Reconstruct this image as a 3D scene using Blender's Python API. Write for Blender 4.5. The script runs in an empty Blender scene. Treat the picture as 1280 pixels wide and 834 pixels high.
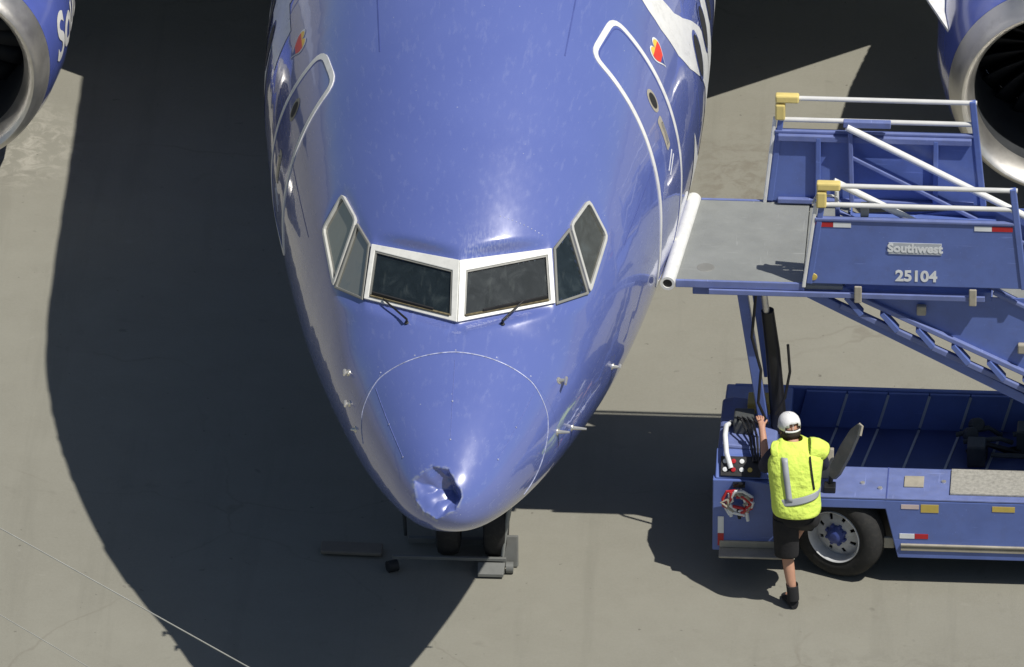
import bpy, bmesh, math, random
import numpy as np
from mathutils import Vector, Matrix
random.seed(7)
rng = np.random.RandomState(11)
scene = bpy.context.scene
col = scene.collection
R = math.radians

# ------------------------------------------------------------------ camera, sky, sun, exposure
cam_d = bpy.data.cameras.new("camera"); cam = bpy.data.objects.new("camera", cam_d); col.objects.link(cam)
PSI, EL, DIST, PPM = R(2.8), R(29.0), 140.0, 153.0
v_r = Vector((math.cos(PSI), math.sin(PSI), 0)); v_h = Vector((-math.sin(PSI), math.cos(PSI), 0))
v_f = v_h*math.cos(EL) - Vector((0, 0, 1))*math.sin(EL); v_u = v_h*math.sin(EL) + Vector((0, 0, 1))*math.cos(EL)
target = Vector((0, 0, 2.6)) + v_r*((640-559.5)/PPM) + v_u*((646-417)/PPM)
cam.location = target - v_f*DIST
cam.rotation_euler = Matrix((v_r, v_u, -v_f)).transposed().to_euler()
cam_d.sensor_width = 36; cam_d.lens = PPM*DIST/1280*36
cam_d.clip_start = 1; cam_d.clip_end = 6000
scene.camera = cam

SUN = Vector((0.52, -0.29, 1.0)).normalized()
world = bpy.data.worlds.new("World"); scene.world = world; world.use_nodes = True
wn = world.node_tree; bg = wn.nodes["Background"]
sky = wn.nodes.new("ShaderNodeTexSky"); sky.sky_type = 'NISHITA'; sky.sun_disc = False
sky.sun_elevation = math.asin(SUN.z); sky.sun_rotation = math.atan2(SUN.x, SUN.y)
wn.links.new(sky.outputs[0], bg.inputs[0]); bg.inputs[1].default_value = 0.056; sky.ozone_density = 1.6
sun_d = bpy.data.lights.new("sun", 'SUN'); sun = bpy.data.objects.new("sun", sun_d); col.objects.link(sun)
sun_d.energy = 4.4; sun_d.angle = R(0.5); sun_d.color = (1.0, 0.96, 0.89)
sun.rotation_euler = SUN.to_track_quat('Z', 'Y').to_euler(); sun.location = (20, -12, 40)
vs = scene.view_settings; vs.view_transform = 'Standard'; vs.look = 'None'; vs.gamma = 1; vs.exposure = 0.0
vs.use_curve_mapping = False

# ------------------------------------------------------------------ materials
def nt(name):
    m = bpy.data.materials.new(name); m.use_nodes = True
    t = m.node_tree; return m, t, t.nodes["Principled BSDF"]
def N(t, kind, **kw):
    n = t.nodes.new(kind)
    for k, v in kw.items():
        if k.startswith("i_"): n.inputs[k[2:].replace("_", " ")].default_value = v
        else: setattr(n, k, v)
    return n
def mix(t, fac, a, b, mode='MIX'):
    m = t.nodes.new("ShaderNodeMix"); m.data_type = 'RGBA'; m.blend_type = mode
    for s, v in ((0, fac), (6, a), (7, b)):
        if isinstance(v, (tuple, list, float, int)):
            m.inputs[s].default_value = (*v, 1) if isinstance(v, (tuple, list)) and len(v) == 3 else v
        else: t.links.new(v, m.inputs[s])
    return m.outputs[2]
def ramp(t, src, p0, p1, a=0.0, b=1.0):
    m = t.nodes.new("ShaderNodeMapRange"); m.inputs[1].default_value = p0; m.inputs[2].default_value = p1
    m.inputs[3].default_value = a; m.inputs[4].default_value = b; t.links.new(src, m.inputs[0]); return m.outputs[0]
def mat(name, c, rough=.5, metal=0., var=.12, scale=6., bump=0.0, bscale=40., dirt=0.0, spec=.5, coat=0.0, scratch=0.0, bdist=.01, dirtc=(.12, .11, .09)):
    m, t, p = nt(name)
    tc = N(t, "ShaderNodeTexCoord"); no = N(t, "ShaderNodeTexNoise", i_Scale=scale, i_Detail=6.0, i_Roughness=.6)
    t.links.new(tc.outputs['Object'], no.inputs['Vector'])
    c0 = tuple(max(0, x*(1-var)) for x in c); c1 = tuple(min(1, x*(1+var)) for x in c)
    o = mix(t, ramp(t, no.outputs[0], .3, .7), c0, c1)
    if dirt:
        n2 = N(t, "ShaderNodeTexNoise", i_Scale=scale*2.3, i_Detail=8.0, i_Roughness=.7)
        t.links.new(tc.outputs['Object'], n2.inputs['Vector'])
        o = mix(t, ramp(t, n2.outputs[0], .5, .75, 0, dirt), o, dirtc)
    if scratch:
        for rot, sc_ in ((.6, (60, 3, 60)), (-.4, (3, 50, 50))):
            mp = N(t, "ShaderNodeMapping"); mp.inputs['Scale'].default_value = sc_; mp.inputs['Rotation'].default_value = (rot, rot, rot); t.links.new(tc.outputs['Object'], mp.inputs['Vector'])
            n5 = N(t, "ShaderNodeTexNoise", i_Scale=1.0, i_Detail=2.0); t.links.new(mp.outputs[0], n5.inputs['Vector'])
            o = mix(t, ramp(t, n5.outputs[0], .70, .76, 0, scratch), o, tuple(min(1, x*1.6+.08) for x in c))
    t.links.new(o, p.inputs['Base Color'])
    p.inputs['Metallic'].default_value = metal; p.inputs['Specular IOR Level'].default_value = spec
    t.links.new(ramp(t, no.outputs[0], .3, .7, max(.02, rough*.85), min(1, rough*1.2)), p.inputs['Roughness'])
    if coat: p.inputs['Coat Weight'].default_value = coat; p.inputs['Coat Roughness'].default_value = .08
    if bump:
        n3 = N(t, "ShaderNodeTexNoise", i_Scale=bscale, i_Detail=3.0); t.links.new(tc.outputs['Object'], n3.inputs['Vector'])
        b = N(t, "ShaderNodeBump", i_Strength=bump, i_Distance=bdist); t.links.new(n3.outputs[0], b.inputs['Height'])
        t.links.new(b.outputs[0], p.inputs['Normal'])
    return m

def aircraft_paint():
    m, t, p = nt("aircraft_blue_paint")
    tc = N(t, "ShaderNodeTexCoord")
    n1 = N(t, "ShaderNodeTexNoise", i_Scale=.9, i_Detail=4.0); t.links.new(tc.outputs['Object'], n1.inputs['Vector'])
    o = mix(t, ramp(t, n1.outputs[0], .3, .7), (.110, .148, .415), (.128, .168, .445))
    # streaks of wear running with the airflow
    mp = N(t, "ShaderNodeMapping"); mp.inputs['Scale'].default_value = (22, .9, 22)
    t.links.new(tc.outputs['Object'], mp.inputs['Vector'])
    n2 = N(t, "ShaderNodeTexNoise", i_Scale=1.0, i_Detail=5.0, i_Roughness=.6); t.links.new(mp.outputs[0], n2.inputs['Vector'])
    o = mix(t, ramp(t, n2.outputs[0], .56, .78, 0, .34), o, (.25, .29, .52))
    # chips in the paint
    n4 = N(t, "ShaderNodeTexNoise", i_Scale=34.0, i_Detail=2.0); t.links.new(tc.outputs['Object'], n4.inputs['Vector'])
    o = mix(t, ramp(t, n4.outputs[0], .76, .79, 0, .7), o, (.5, .52, .6))
    sx = N(t, "ShaderNodeSeparateXYZ"); t.links.new(tc.outputs['Object'], sx.inputs[0])
    def band(o_, a, b, c, d):
        m1 = ramp(t, o_, a, b); m2 = ramp(t, o_, c, d, 1, 0); mm = N(t, "ShaderNodeMath", operation='MULTIPLY'); t.links.new(m1, mm.inputs[0]); t.links.new(m2, mm.inputs[1]); return mm.outputs[0]
    def mul(a, b):
        mm = N(t, "ShaderNodeMath", operation='MULTIPLY'); t.links.new(a, mm.inputs[0]); t.links.new(b, mm.inputs[1]); return mm.outputs[0]
    mp5 = N(t, "ShaderNodeMapping"); mp5.inputs['Scale'].default_value = (70, 22, 30); t.links.new(tc.outputs['Object'], mp5.inputs['Vector'])
    n5 = N(t, "ShaderNodeTexNoise", i_Scale=1.0, i_Detail=4.0); t.links.new(mp5.outputs[0], n5.inputs['Vector'])
    sc = mul(mul(band(sx.outputs[0], -.02, .08, .35, .62), band(sx.outputs[1], 1.9, 2.0, 2.04, 2.26)), ramp(t, n5.outputs[0], .42, .68))
    o = mix(t, mul(mul(sc, band(sx.outputs[2], 3.8, 3.9, 5., 6.)), ramp(t, n1.outputs[0], .3, .6, .15, .5)), o, (.55, .58, .74))
    at = N(t, "ShaderNodeAttribute", attribute_name="wear"); nw = N(t, "ShaderNodeTexNoise", i_Scale=26.0, i_Detail=4.0); t.links.new(tc.outputs['Object'], nw.inputs['Vector'])
    o = mix(t, mul(at.outputs['Fac'], ramp(t, nw.outputs[0], .42, .58)), o, (.34, .37, .46))
    geo = N(t, "ShaderNodeNewGeometry")
    o = mix(t, geo.outputs['Backfacing'], o, (.02, .022, .025))      # bare inside of the shell
    t.links.new(o, p.inputs['Base Color'])
    t.links.new(ramp(t, n2.outputs[0], .35, .75, .22, .30), p.inputs['Roughness'])
    p.inputs['Specular IOR Level'].default_value = .5
    p.inputs['Coat Weight'].default_value = .9; p.inputs['Coat Roughness'].default_value = .025; p.inputs['Coat IOR'].default_value = 1.9
    # oil-canning of the sheet metal
    mp2 = N(t, "ShaderNodeMapping"); mp2.inputs['Scale'].default_value = (1.3, 2.0, 1.3)
    t.links.new(tc.outputs['Object'], mp2.inputs['Vector'])
    n3 = N(t, "ShaderNodeTexNoise", i_Scale=1.6, i_Detail=1.5); t.links.new(mp2.outputs[0], n3.inputs['Vector'])
    b = N(t, "ShaderNodeBump", i_Strength=.19, i_Distance=.03); t.links.new(n3.outputs[0], b.inputs['Height'])
    t.links.new(b.outputs[0], p.inputs['Normal']); t.links.new(b.outputs[0], p.inputs['Coat Normal'])
    return m

def glass_mat(name, tint, alpha, ior=1.9):
    m, t, p = nt(name)
    p.inputs['Base Color'].default_value = (*tint, 1); p.inputs['Roughness'].default_value = .05
    p.inputs['IOR'].default_value = ior
    tr = N(t, "ShaderNodeBsdfTransparent"); tr.inputs[0].default_value = (.6, .66, .64, 1)
    tc = N(t, "ShaderNodeTexCoord"); n1 = N(t, "ShaderNodeTexNoise", i_Scale=7.0, i_Detail=6.0, i_Distortion=.8)
    t.links.new(tc.outputs['Object'], n1.inputs['Vector'])
    mp = N(t, "ShaderNodeMapping"); mp.inputs['Scale'].default_value = (26, 3, 7); mp.inputs['Rotation'].default_value = (.3, .5, .8); t.links.new(tc.outputs['Object'], mp.inputs['Vector'])
    n2 = N(t, "ShaderNodeTexNoise", i_Scale=1.0, i_Detail=4.0); t.links.new(mp.outputs[0], n2.inputs['Vector'])
    o = mix(t, ramp(t, n2.outputs[0], .58, .74, 0, .3), tint, (.20, .23, .22))
    o = mix(t, ramp(t, n1.outputs[0], .55, .8, 0, .5), o, (.10, .12, .115))      # film of dust and smears
    t.links.new(o, p.inputs['Base Color'])
    mx = N(t, "ShaderNodeMixShader"); t.links.new(ramp(t, n1.outputs[0], .4, .75, alpha, min(1, alpha+.25)), mx.inputs[0])
    t.links.new(tr.outputs[0], mx.inputs[1]); t.links.new(p.outputs[0], mx.inputs[2])
    t.links.new(mx.outputs[0], t.nodes['Material Output'].inputs[0])
    return m

def concrete():
    m, t, p = nt("apron_concrete")
    tc = N(t, "ShaderNodeTexCoord"); P = tc.outputs['Object']
    def noise(s, d=6., r=.6, dist=0.):
        n = N(t, "ShaderNodeTexNoise", i_Scale=s, i_Detail=d, i_Roughness=r, i_Distortion=dist); t.links.new(P, n.inputs['Vector']); return n.outputs[0]
    o = mix(t, ramp(t, noise(.35), .3, .7), (.238, .231, .191), (.278, .271, .225))
    o = mix(t, ramp(t, noise(2.2, 8., .7), .35, .7, 0, .5), o, (.215, .207, .168))
    o = mix(t, ramp(t, noise(38., 4., .7), .35, .7, 0, .35), o, (.295, .286, .24))
    o = mix(t, ramp(t, noise(1.7, 3., .5, 1.5), .66, .76, 0, .28), o, (.15, .14, .115))      # patches of old spill
    o = mix(t, ramp(t, noise(5.5, 2., .5, .4), .72, .78, 0, .35), o, (.10, .09, .075))       # small dark spots
    mpt = N(t, "ShaderNodeMapping"); mpt.inputs['Scale'].default_value = (2.6, .16, 1); mpt.inputs['Rotation'].default_value = (0, 0, .35); t.links.new(P, mpt.inputs['Vector'])
    nt_ = N(t, "ShaderNodeTexNoise", i_Scale=1.0, i_Detail=5.0, i_Roughness=.65); t.links.new(mpt.outputs[0], nt_.inputs['Vector'])
    o = mix(t, ramp(t, nt_.outputs[0], .55, .72, 0, .30), o, (.17, .165, .135))             # faint wheel tracks
    o = mix(t, ramp(t, noise(3.1, 7., .75, .8), .62, .72, 0, .30), o, (.36, .35, .30))      # pale scuffs
    o = mix(t, ramp(t, noise(14., 2., .5), .73, .78, 0, .6), o, (.09, .08, .065))           # specks
    # pale chalky stain below the starboard engine, darker damp one by the stairs
    for cx, cy, rx, ry, cc, am in ((-4.3, 11.0, .5, .9, (.42, .40, .34), .75), (2.1, 10.6, .9, 1.3, (.17, .15, .115), .5), (3.6, 2.2, 1.6, .35, (.18, .17, .14), .35)):
        mp = N(t, "ShaderNodeMapping"); mp.vector_type = 'TEXTURE'; mp.inputs['Location'].default_value = (cx, cy, 0); mp.inputs['Scale'].default_value = (rx, ry, 1); t.links.new(P, mp.inputs['Vector'])
        ln = N(t, "ShaderNodeVectorMath", operation='LENGTH'); t.links.new(mp.outputs[0], ln.inputs[0])
        mm = N(t, "ShaderNodeMath", operation='MULTIPLY'); t.links.new(ramp(t, ln.outputs['Value'], .3, 1.1, 1, 0), mm.inputs[0]); t.links.new(ramp(t, noise(6., 7., .7, .7), .46, .60), mm.inputs[1])
        o = mix(t, ramp(t, mm.outputs[0], 0, 1, 0, am), o, cc)
    # hairline cracks: the borders of large distorted cells
    n = N(t, "ShaderNodeTexNoise", i_Scale=1.3, i_Detail=6.0); t.links.new(P, n.inputs['Vector'])
    vm = N(t, "ShaderNodeVectorMath", operation='MULTIPLY_ADD'); t.links.new(n.outputs[1], vm.inputs[0]); vm.inputs[1].default_value = (.5, .5, .5); t.links.new(P, vm.inputs[2])
    vo = N(t, "ShaderNodeTexVoronoi", feature='DISTANCE_TO_EDGE', i_Scale=.33); t.links.new(vm.outputs[0], vo.inputs['Vector'])
    ck = N(t, "ShaderNodeMath", operation='MULTIPLY'); t.links.new(ramp(t, vo.outputs[0], .0, .006, 1, 0), ck.inputs[0]); t.links.new(ramp(t, noise(.8), .45, .6), ck.inputs[1])
    o = mix(t, ramp(t, ck.outputs[0], 0, 1, 0, .38), o, (.16, .14, .11))
    t.links.new(o, p.inputs['Base Color']); p.inputs['Roughness'].default_value = .9; p.inputs['Specular IOR Level'].default_value = .25
    b = N(t, "ShaderNodeBump", i_Strength=.35, i_Distance=.006); t.links.new(noise(90., 4.), b.inputs['Height']); t.links.new(b.outputs[0], p.inputs['Normal'])
    return m

M = {}
M['blue'] = aircraft_paint()
M['white'] = mat("white_paint", (.78, .78, .76), .3, var=.05, dirt=.25)
M['frame'] = mat("window_frame_white", (.74, .74, .70), .4, var=.06, dirt=.2)
M['frame2'] = mat('side_frame_grey', (.50, .50, .47), .45, var=.08, dirt=.25)
M['seal'] = mat("window_seal_grey", (.22, .22, .2), .5, var=.1)
M['glass'] = glass_mat("windshield_glass", (.030, .042, .048), .42)
M['glass2'] = glass_mat('side_window_glass', (.20, .20, .165), .95, 2.4)  # tan-grey reflection of the sunlit apron put into the base tint
M['glass3'] = glass_mat('aft_window_glass', (.09, .09, .075), .6, 2.2)
M['dark'] = mat("black_rubber", (.018, .018, .019), .7, var=.2)
M['cockpit'] = mat("cockpit_grey", (.11, .115, .11), .8)
M['beige'] = mat("seat_beige", (.42, .38, .3), .8)
M['steel'] = mat("bare_aluminium", (.70, .68, .64), .42, metal=.9, var=.08, scale=3, bump=.05, bscale=15, dirt=.35, dirtc=(.36, .34, .3))
M['fan'] = mat("fan_titanium", (.012, .012, .013), .6)
M['duct'] = mat("inlet_liner", (.035, .038, .042), .6)
M['engblue'] = mat("nacelle_blue", (.09, .125, .43), .18, var=.06, coat=.5)
M['red'] = mat("emblem_red", (.75, .05, .03), .4)
M['yellow'] = mat("emblem_yellow", (.85, .55, .08), .4)
M['line'] = mat("seam_dark_blue", (.07, .095, .30), .4)
M['chip'] = mat("worn_white_seam", (.42, .45, .6), .5, var=.5, scale=30)
M['faint'] = mat('diverter_grey', (.16, .19, .45), .5, var=.3, scale=25)
M['probe'] = mat("probe_metal", (.7, .68, .62), .3, metal=.7)
M['tblue'] = mat("truck_blue_paint", (.112, .168, .44), .38, var=.10, scale=3.5, dirt=.28, dirtc=(.10, .11, .2), bump=.04, bscale=12, scratch=.35)
M['tblue_shaded'] = mat('bed_shaded_blue', (.060, .088, .25), .35, var=.15, scale=3, dirt=.3, dirtc=(.06, .065, .11))  # truck blue darkened: the bed's shade is put into the colour
M['tblue2'] = mat("deck_blue_worn", (.145, .185, .40), .55, var=.12, scale=7, dirt=.35, dirtc=(.17, .18, .24), scratch=.5)
M['sill'] = mat('sill_brown', (.17, .14, .075), .6, var=.4, scale=30)
M['deck'] = mat("deck_grey_metal", (.24, .25, .236), .55, var=.08, scale=4, dirt=.3, dirtc=(.2, .2, .19), bump=.25, bscale=120, scratch=.35)
M['tube'] = mat("handrail_white", (.76, .76, .73), .35, var=.06, dirt=.2)
M['rail'] = mat("rail_aluminium", (.66, .66, .64), .35, var=.08)
M['cap'] = mat("yellow_foam", (.72, .58, .2), .6, dirt=.15)
M['tan'] = mat("tan_metal", (.38, .35, .28), .6, dirt=.3)
M['tread'] = mat("anti_slip_plate", (.36, .35, .31), .85, var=.25, scale=30, bump=.7, bscale=160)
M['rwhite'] = mat("reflector_white", (.75, .77, .78), .3)
M['rred'] = mat("reflector_red", (.45, .02, .025), .3)
M['pink'] = mat("faded_label", (.62, .5, .48), .5)
M['amber'] = mat("yellow_label", (.55, .42, .10), .5)
M['tyre'] = mat("tyre_rubber", (.019, .019, .019), .85, var=.25, scale=12, dirt=.4, dirtc=(.07, .066, .055))
M['rim'] = mat("wheel_rim_white", (.55, .56, .57), .4, dirt=.3)
M['hubblue'] = mat("hub_blue", (.05, .075, .27), .4)
M['plate'] = mat("placard_grey", (.45, .48, .52), .4)
M['black'] = mat("black_machine", (.012, .012, .013), .45, var=.3)
M['engine'] = mat("machine_grey", (.06, .065, .065), .5, var=.3, dirt=.5)
M['skin'] = mat("skin", (.50, .27, .18), .55, var=.08, scale=25)
M['hair'] = mat("hair_dark", (.03, .02, .015), .7)
M['vest'] = mat("hi_vis_vest", (.72, .90, .14), .85, var=.06, scale=14, bump=1.0, bscale=9, bdist=.035)
M['tape'] = mat("reflective_tape", (.36, .38, .41), .4, var=.06)
M['navy'] = mat("navy_cloth", (.012, .016, .04), .85, var=.2, bump=.3, bscale=40)
M['short'] = mat("black_cloth", (.012, .012, .014), .85, var=.2, bump=.3, bscale=40)
M['capw'] = mat("white_cap_cloth", (.78, .78, .77), .8, var=.04, bump=.2, bscale=60)
M['wood'] = mat("brown_plank", (.19, .165, .13), .7, dirt=.3)
M['grey'] = mat("galvanised_grey", (.17, .175, .165), .55, metal=.1, dirt=.3)
M['cable'] = mat("pale_cable", (.40, .40, .36), .6)
M['orange'] = mat("orange_label", (.6, .2, .05), .5)
M['sock'] = M['short']; M['seamc'] = mat('cap_seam_grey', (.5, .5, .5), .8)

# ------------------------------------------------------------------ mesh helpers
def link(name, me, m, parent=None, smooth=False):
    o = bpy.data.objects.new(name, me); col.objects.link(o)
    if m is not None:
        for x in (m if isinstance(m, (list, tuple)) else [m]): me.materials.append(x)
    if smooth: me.polygons.foreach_set("use_smooth", [True]*len(me.polygons))
    if parent is not None: o.parent = parent
    return o
def obj(name, V, F, m, parent=None, smooth=False):
    me = bpy.data.meshes.new(name); me.from_pydata([tuple(v) for v in V], [], [tuple(f) for f in F]); me.update()
    return link(name, me, m, parent, smooth)
def empty(name, loc, label, cat, rz=0., group=None):
    o = bpy.data.objects.new(name, None); col.objects.link(o); o.location = loc; o.rotation_euler = (0, 0, rz)
    o.empty_display_size = .3; return tag(o, label, cat, group)
def tag(o, label, cat, group=None):
    o['label'] = label; o['category'] = cat
    if group: o['group'] = group
    return o

class MB:
    def __init__(s): s.v = []; s.f = []
    def add(s, V, F):
        k = len(s.v); s.v += [Vector(v) for v in V]; s.f += [tuple(i+k for i in f) for f in F]; return s
    def hexa(s, p):      # p: 4 bottom (ccw from above) then 4 top
        return s.add(p, [(3, 2, 1, 0), (4, 5, 6, 7), (0, 1, 5, 4), (1, 2, 6, 5), (2, 3, 7, 6), (3, 0, 4, 7)])
    def box(s, x0, x1, y0, y1, z0, z1):
        return s.hexa([(x0, y0, z0), (x1, y0, z0), (x1, y1, z0), (x0, y1, z0), (x0, y0, z1), (x1, y0, z1), (x1, y1, z1), (x0, y1, z1)])
    def bar(s, a, b, w, h, up=(0, 0, 1)):   # rectangular beam from a to b
        a = Vector(a); b = Vector(b); d = (b-a).normalized(); u = Vector(up); x = d.cross(u)
        if x.length < 1e-4: x = d.cross(Vector((1, 0, 0)))
        x.normalize(); u = x.cross(d).normalized(); x *= w/2; u *= h/2
        return s.hexa([a-x-u, b-x-u, b+x-u, a+x-u, a-x+u, b-x+u, b+x+u, a+x+u])
    def tube(s, pts, r, n=12, cap=True):
        pts = [Vector(p) for p in pts]; rs = r if isinstance(r, (list, tuple)) else [r]*len(pts)
        rings = []; ref = None; V = []; F = []
        for i, p in enumerate(pts):
            d = (pts[min(i+1, len(pts)-1)]-pts[max(i-1, 0)]).normalized()
            if ref is None:
                ref = d.cross(Vector((0, 0, 1)))
                if ref.length < .05: ref = d.cross(Vector((1, 0, 0)))
            a = (ref - d*ref.dot(d)).normalized(); ref = a; b = d.cross(a)
            V += [p+(a*math.cos(2*math.pi*k/n)+b*math.sin(2*math.pi*k/n))*rs[i] for k in range(n)]
        for i in range(len(pts)-1):
            for k in range(n):
                k2 = (k+1) % n; F.append((i*n+k, i*n+k2, (i+1)*n+k2, (i+1)*n+k))
        if cap: F += [tuple(reversed(range(n))), tuple(range((len(pts)-1)*n, len(pts)*n))]
        return s.add(V, F)
    def prism(s, poly, axis, a, b):  # poly in the two other axes, extruded along axis between a and b
        def put(p, t):
            return {0: (t, p[0], p[1]), 1: (p[0], t, p[1]), 2: (p[0], p[1], t)}[axis]
        n = len(poly); V = [put(p, a) for p in poly]+[put(p, b) for p in poly]
        F = [tuple(range(n)), tuple(reversed(range(n, 2*n)))]+[((i+1) % n, i, n+i, n+(i+1) % n) for i in range(n)]
        return s.add(V, F)
    def lathe(s, prof, c, ax, n=32, closed=False):   # prof: (along axis, radius)
        c = Vector(c); ax = Vector(ax).normalized(); a = ax.cross(Vector((0, 0, 1)))
        if a.length < .05: a = ax.cross(Vector((1, 0, 0)))
        a.normalize(); b = ax.cross(a); V = []; F = []
        for t, r in prof: V += [c+ax*t+(a*math.cos(2*math.pi*k/n)+b*math.sin(2*math.pi*k/n))*r for k in range(n)]
        L = len(prof)
        for i in range(L if closed else L-1):
            j = (i+1) % L
            for k in range(n): F.append((i*n+k, i*n+(k+1) % n, j*n+(k+1) % n, j*n+k))
        return s.add(V, F)
    def build(s, name, m, parent=None, smooth=False, bevel=0., fix=True):
        me = bpy.data.meshes.new(name); me.from_pydata([tuple(v) for v in s.v], [], s.f); me.update()
        if fix:
            bm = bmesh.new(); bm.from_mesh(me); bmesh.ops.recalc_face_normals(bm, faces=bm.faces); bm.to_mesh(me); bm.free()
        o = link(name, me, m, parent, smooth)
        if bevel:
            md = o.modifiers.new("bevel", 'BEVEL'); md.width = bevel; md.segments = 2; md.limit_method = 'ANGLE'; md.angle_limit = R(40)
        if smooth:
            try: me.set_sharp_from_angle(angle=R(42))
            except Exception: pass
        return o

# ------------------------------------------------------------------ ground
g = MB().add([(-1500, -1500, 0), (1500, -1500, 0), (1500, 1500, 0), (-1500, 1500, 0)], [(0, 1, 2, 3)]).build("ground", concrete(), fix=False)
g['kind'] = 'structure'

# ------------------------------------------------------------------ airplane: skin surface
def pchip(xs, ys):
    xs = np.array(xs, float); ys = np.array(ys, float); h = np.diff(xs); d = np.diff(ys)/h
    m = np.zeros(len(xs))
    for i in range(1, len(xs)-1):
        if d[i-1]*d[i] > 0:
            w1 = 2*h[i]+h[i-1]; w2 = h[i]+2*h[i-1]; m[i] = (w1+w2)/(w1/d[i-1]+w2/d[i])
    m[0] = d[0]; m[-1] = d[-1]
    def F(x):
        x = np.asarray(x, float); i = np.clip(np.searchsorted(xs, x)-1, 0, len(h)-1); t = (x-xs[i])/h[i]
        return (2*t**3-3*t**2+1)*ys[i]+(t**3-2*t**2+t)*h[i]*m[i]+(-2*t**3+3*t**2)*ys[i+1]+(t**3-t**2)*h[i]*m[i+1]
    return F
KY = np.array([0, .04, .15, .3, .6, 1, 1.35, 1.6, 1.97, 2.5, 3, 4, 5, 6, 7, 8, 22, 25, 28, 31, 33])
TOPZ = pchip(KY**.5, [0, .15, .27, .37, .54, .72, .86, .96, 1.33, 1.70, 1.97, 2.36, 2.60, 2.72, 2.77, 2.78, 2.78, 2.77, 2.74, 2.66, 2.5])
BOTZ = pchip(KY**.5, [0, -.12, -.22, -.31, -.44, -.57, -.67, -.74, -.83, -.95, -1.03, -1.14, -1.20, -1.23, -1.23, -1.23, -1.2, -.6, .5, 1.5, 2.1])
WID = pchip(KY**.5, [0, .15, .28, .39, .55, .73, .865, .952, 1.08, 1.245, 1.385, 1.60, 1.765, 1.86, 1.88, 1.88, 1.87, 1.7, 1.2, .6, .2])
MIDZ = pchip(KY**.5, [0, 0, .01, .02, .05, .09, .13, .17, .25, .35, .43, .56, .64, .70, .73, .74, .74, 1.0, 1.6, 2.1, 2.3])
NZ = 2.6
SQ = lambda Y: np.interp(Y, [0, 3.5, 7], [2.35, 2.35, 2.0])
def skin(Y, th):
    Y = np.asarray(Y, float); th = np.asarray(th, float); s = np.sqrt(np.maximum(Y, 0))
    t, b, w, z = TOPZ(s), BOTZ(s), WID(s), MIDZ(s); sn = np.sin(th); c = np.cos(th); e = 2/SQ(Y)     # the lower half is a little squarer than an ellipse
    return np.stack([w*np.where(sn < 0, np.sign(c)*np.abs(c)**e, c), Y+0*th, NZ+z+np.where(sn > 0, (t-z)*sn, -(z-b)*np.abs(sn)**e)], -1)
def skin_n(Y, th, e=.01):
    a = skin(Y+e, th)-skin(np.maximum(Y-e, 1e-4), th); b = skin(Y, th+e)-skin(Y, th-e)
    n = np.cross(b, a); n /= np.linalg.norm(n, axis=-1, keepdims=True)+1e-12
    c = skin(Y, th)-np.stack([0*np.asarray(Y, float), np.asarray(Y, float)+.0, NZ+MIDZ(np.sqrt(Y))], -1)
    return n*np.sign((n*c).sum(-1, keepdims=True))
def theta(Y, z):      # angle of the port-side skin point at height z
    s = np.sqrt(Y); m = NZ+MIDZ(s); h = np.where(z > m, TOPZ(s)-MIDZ(s), MIDZ(s)-BOTZ(s))
    q = np.clip((z-m)/h, -1, 1)
    return np.arcsin(np.where(q < 0, -np.abs(q)**(SQ(Y)/2), q))
def on_skin(Y, th, side, off):   # side +1 port (image right), -1 starboard
    P = skin(Y, th)+skin_n(Y, th)*off
    P[..., 0] *= side
    return P

# cockpit windows, port side corners (x, y, z)
WIN = {
 'windshield': ([(.79, 1.927, 3.553), (.74, 2.266, 3.879), (0, 1.958, 3.919), (0, 1.573, 3.545)],
                [(.752, 1.925, 3.578), (.713, 2.205, 3.852), (.058, 1.90, 3.855), (.050, 1.622, 3.572)]),
 'side_window': ([(.882, 2.53, 3.934), (.758, 2.28, 3.875), (.803, 1.927, 3.538), (1.053, 2.25, 3.466)], .022),
 'aft_side_window': ([(1.022, 2.892, 4.015), (.881, 2.553, 3.951), (1.063, 2.263, 3.458), (1.185, 2.812, 3.708)], .026),
}
def plane_of(P):
    c = P.mean(0); u, s, vt = np.linalg.svd(P-c); n = vt[2]
    if n @ (c-np.array([0, 3.2, 3.2])) < 0: n = -n
    a = vt[0]; b = np.cross(n, a); return c, n, a, b
def poly_dist(q, poly):    # signed distance, positive outside, convex poly any order
    n = len(poly); ar = sum(poly[i][0]*poly[(i+1) % n][1]-poly[(i+1) % n][0]*poly[i][1] for i in range(n))
    if ar < 0: poly = poly[::-1]
    best = np.full(len(q), -1e9)
    for i in range(n):
        p0 = poly[i]; e = poly[(i+1) % n]-p0; nn = np.array([e[1], -e[0]])/np.linalg.norm(e)
        best = np.maximum(best, (q-p0) @ nn)
    return best
def inset(poly, d):
    n = len(poly); ar = sum(poly[i][0]*poly[(i+1) % n][1]-poly[(i+1) % n][0]*poly[i][1] for i in range(n)); sg = 1 if ar > 0 else -1
    out = []
    for i in range(n):
        p = poly[i]; e0 = p-poly[i-1]; e1 = poly[(i+1) % n]-p; e0 = e0/np.linalg.norm(e0); e1 = e1/np.linalg.norm(e1)
        n0 = np.array([-e0[1], e0[0]])*sg; n1 = np.array([-e1[1], e1[0]])*sg
        k = (n0+n1)/(1+n0 @ n1); out.append(p+k*d)
    return np.array(out)
WG = []
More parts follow.
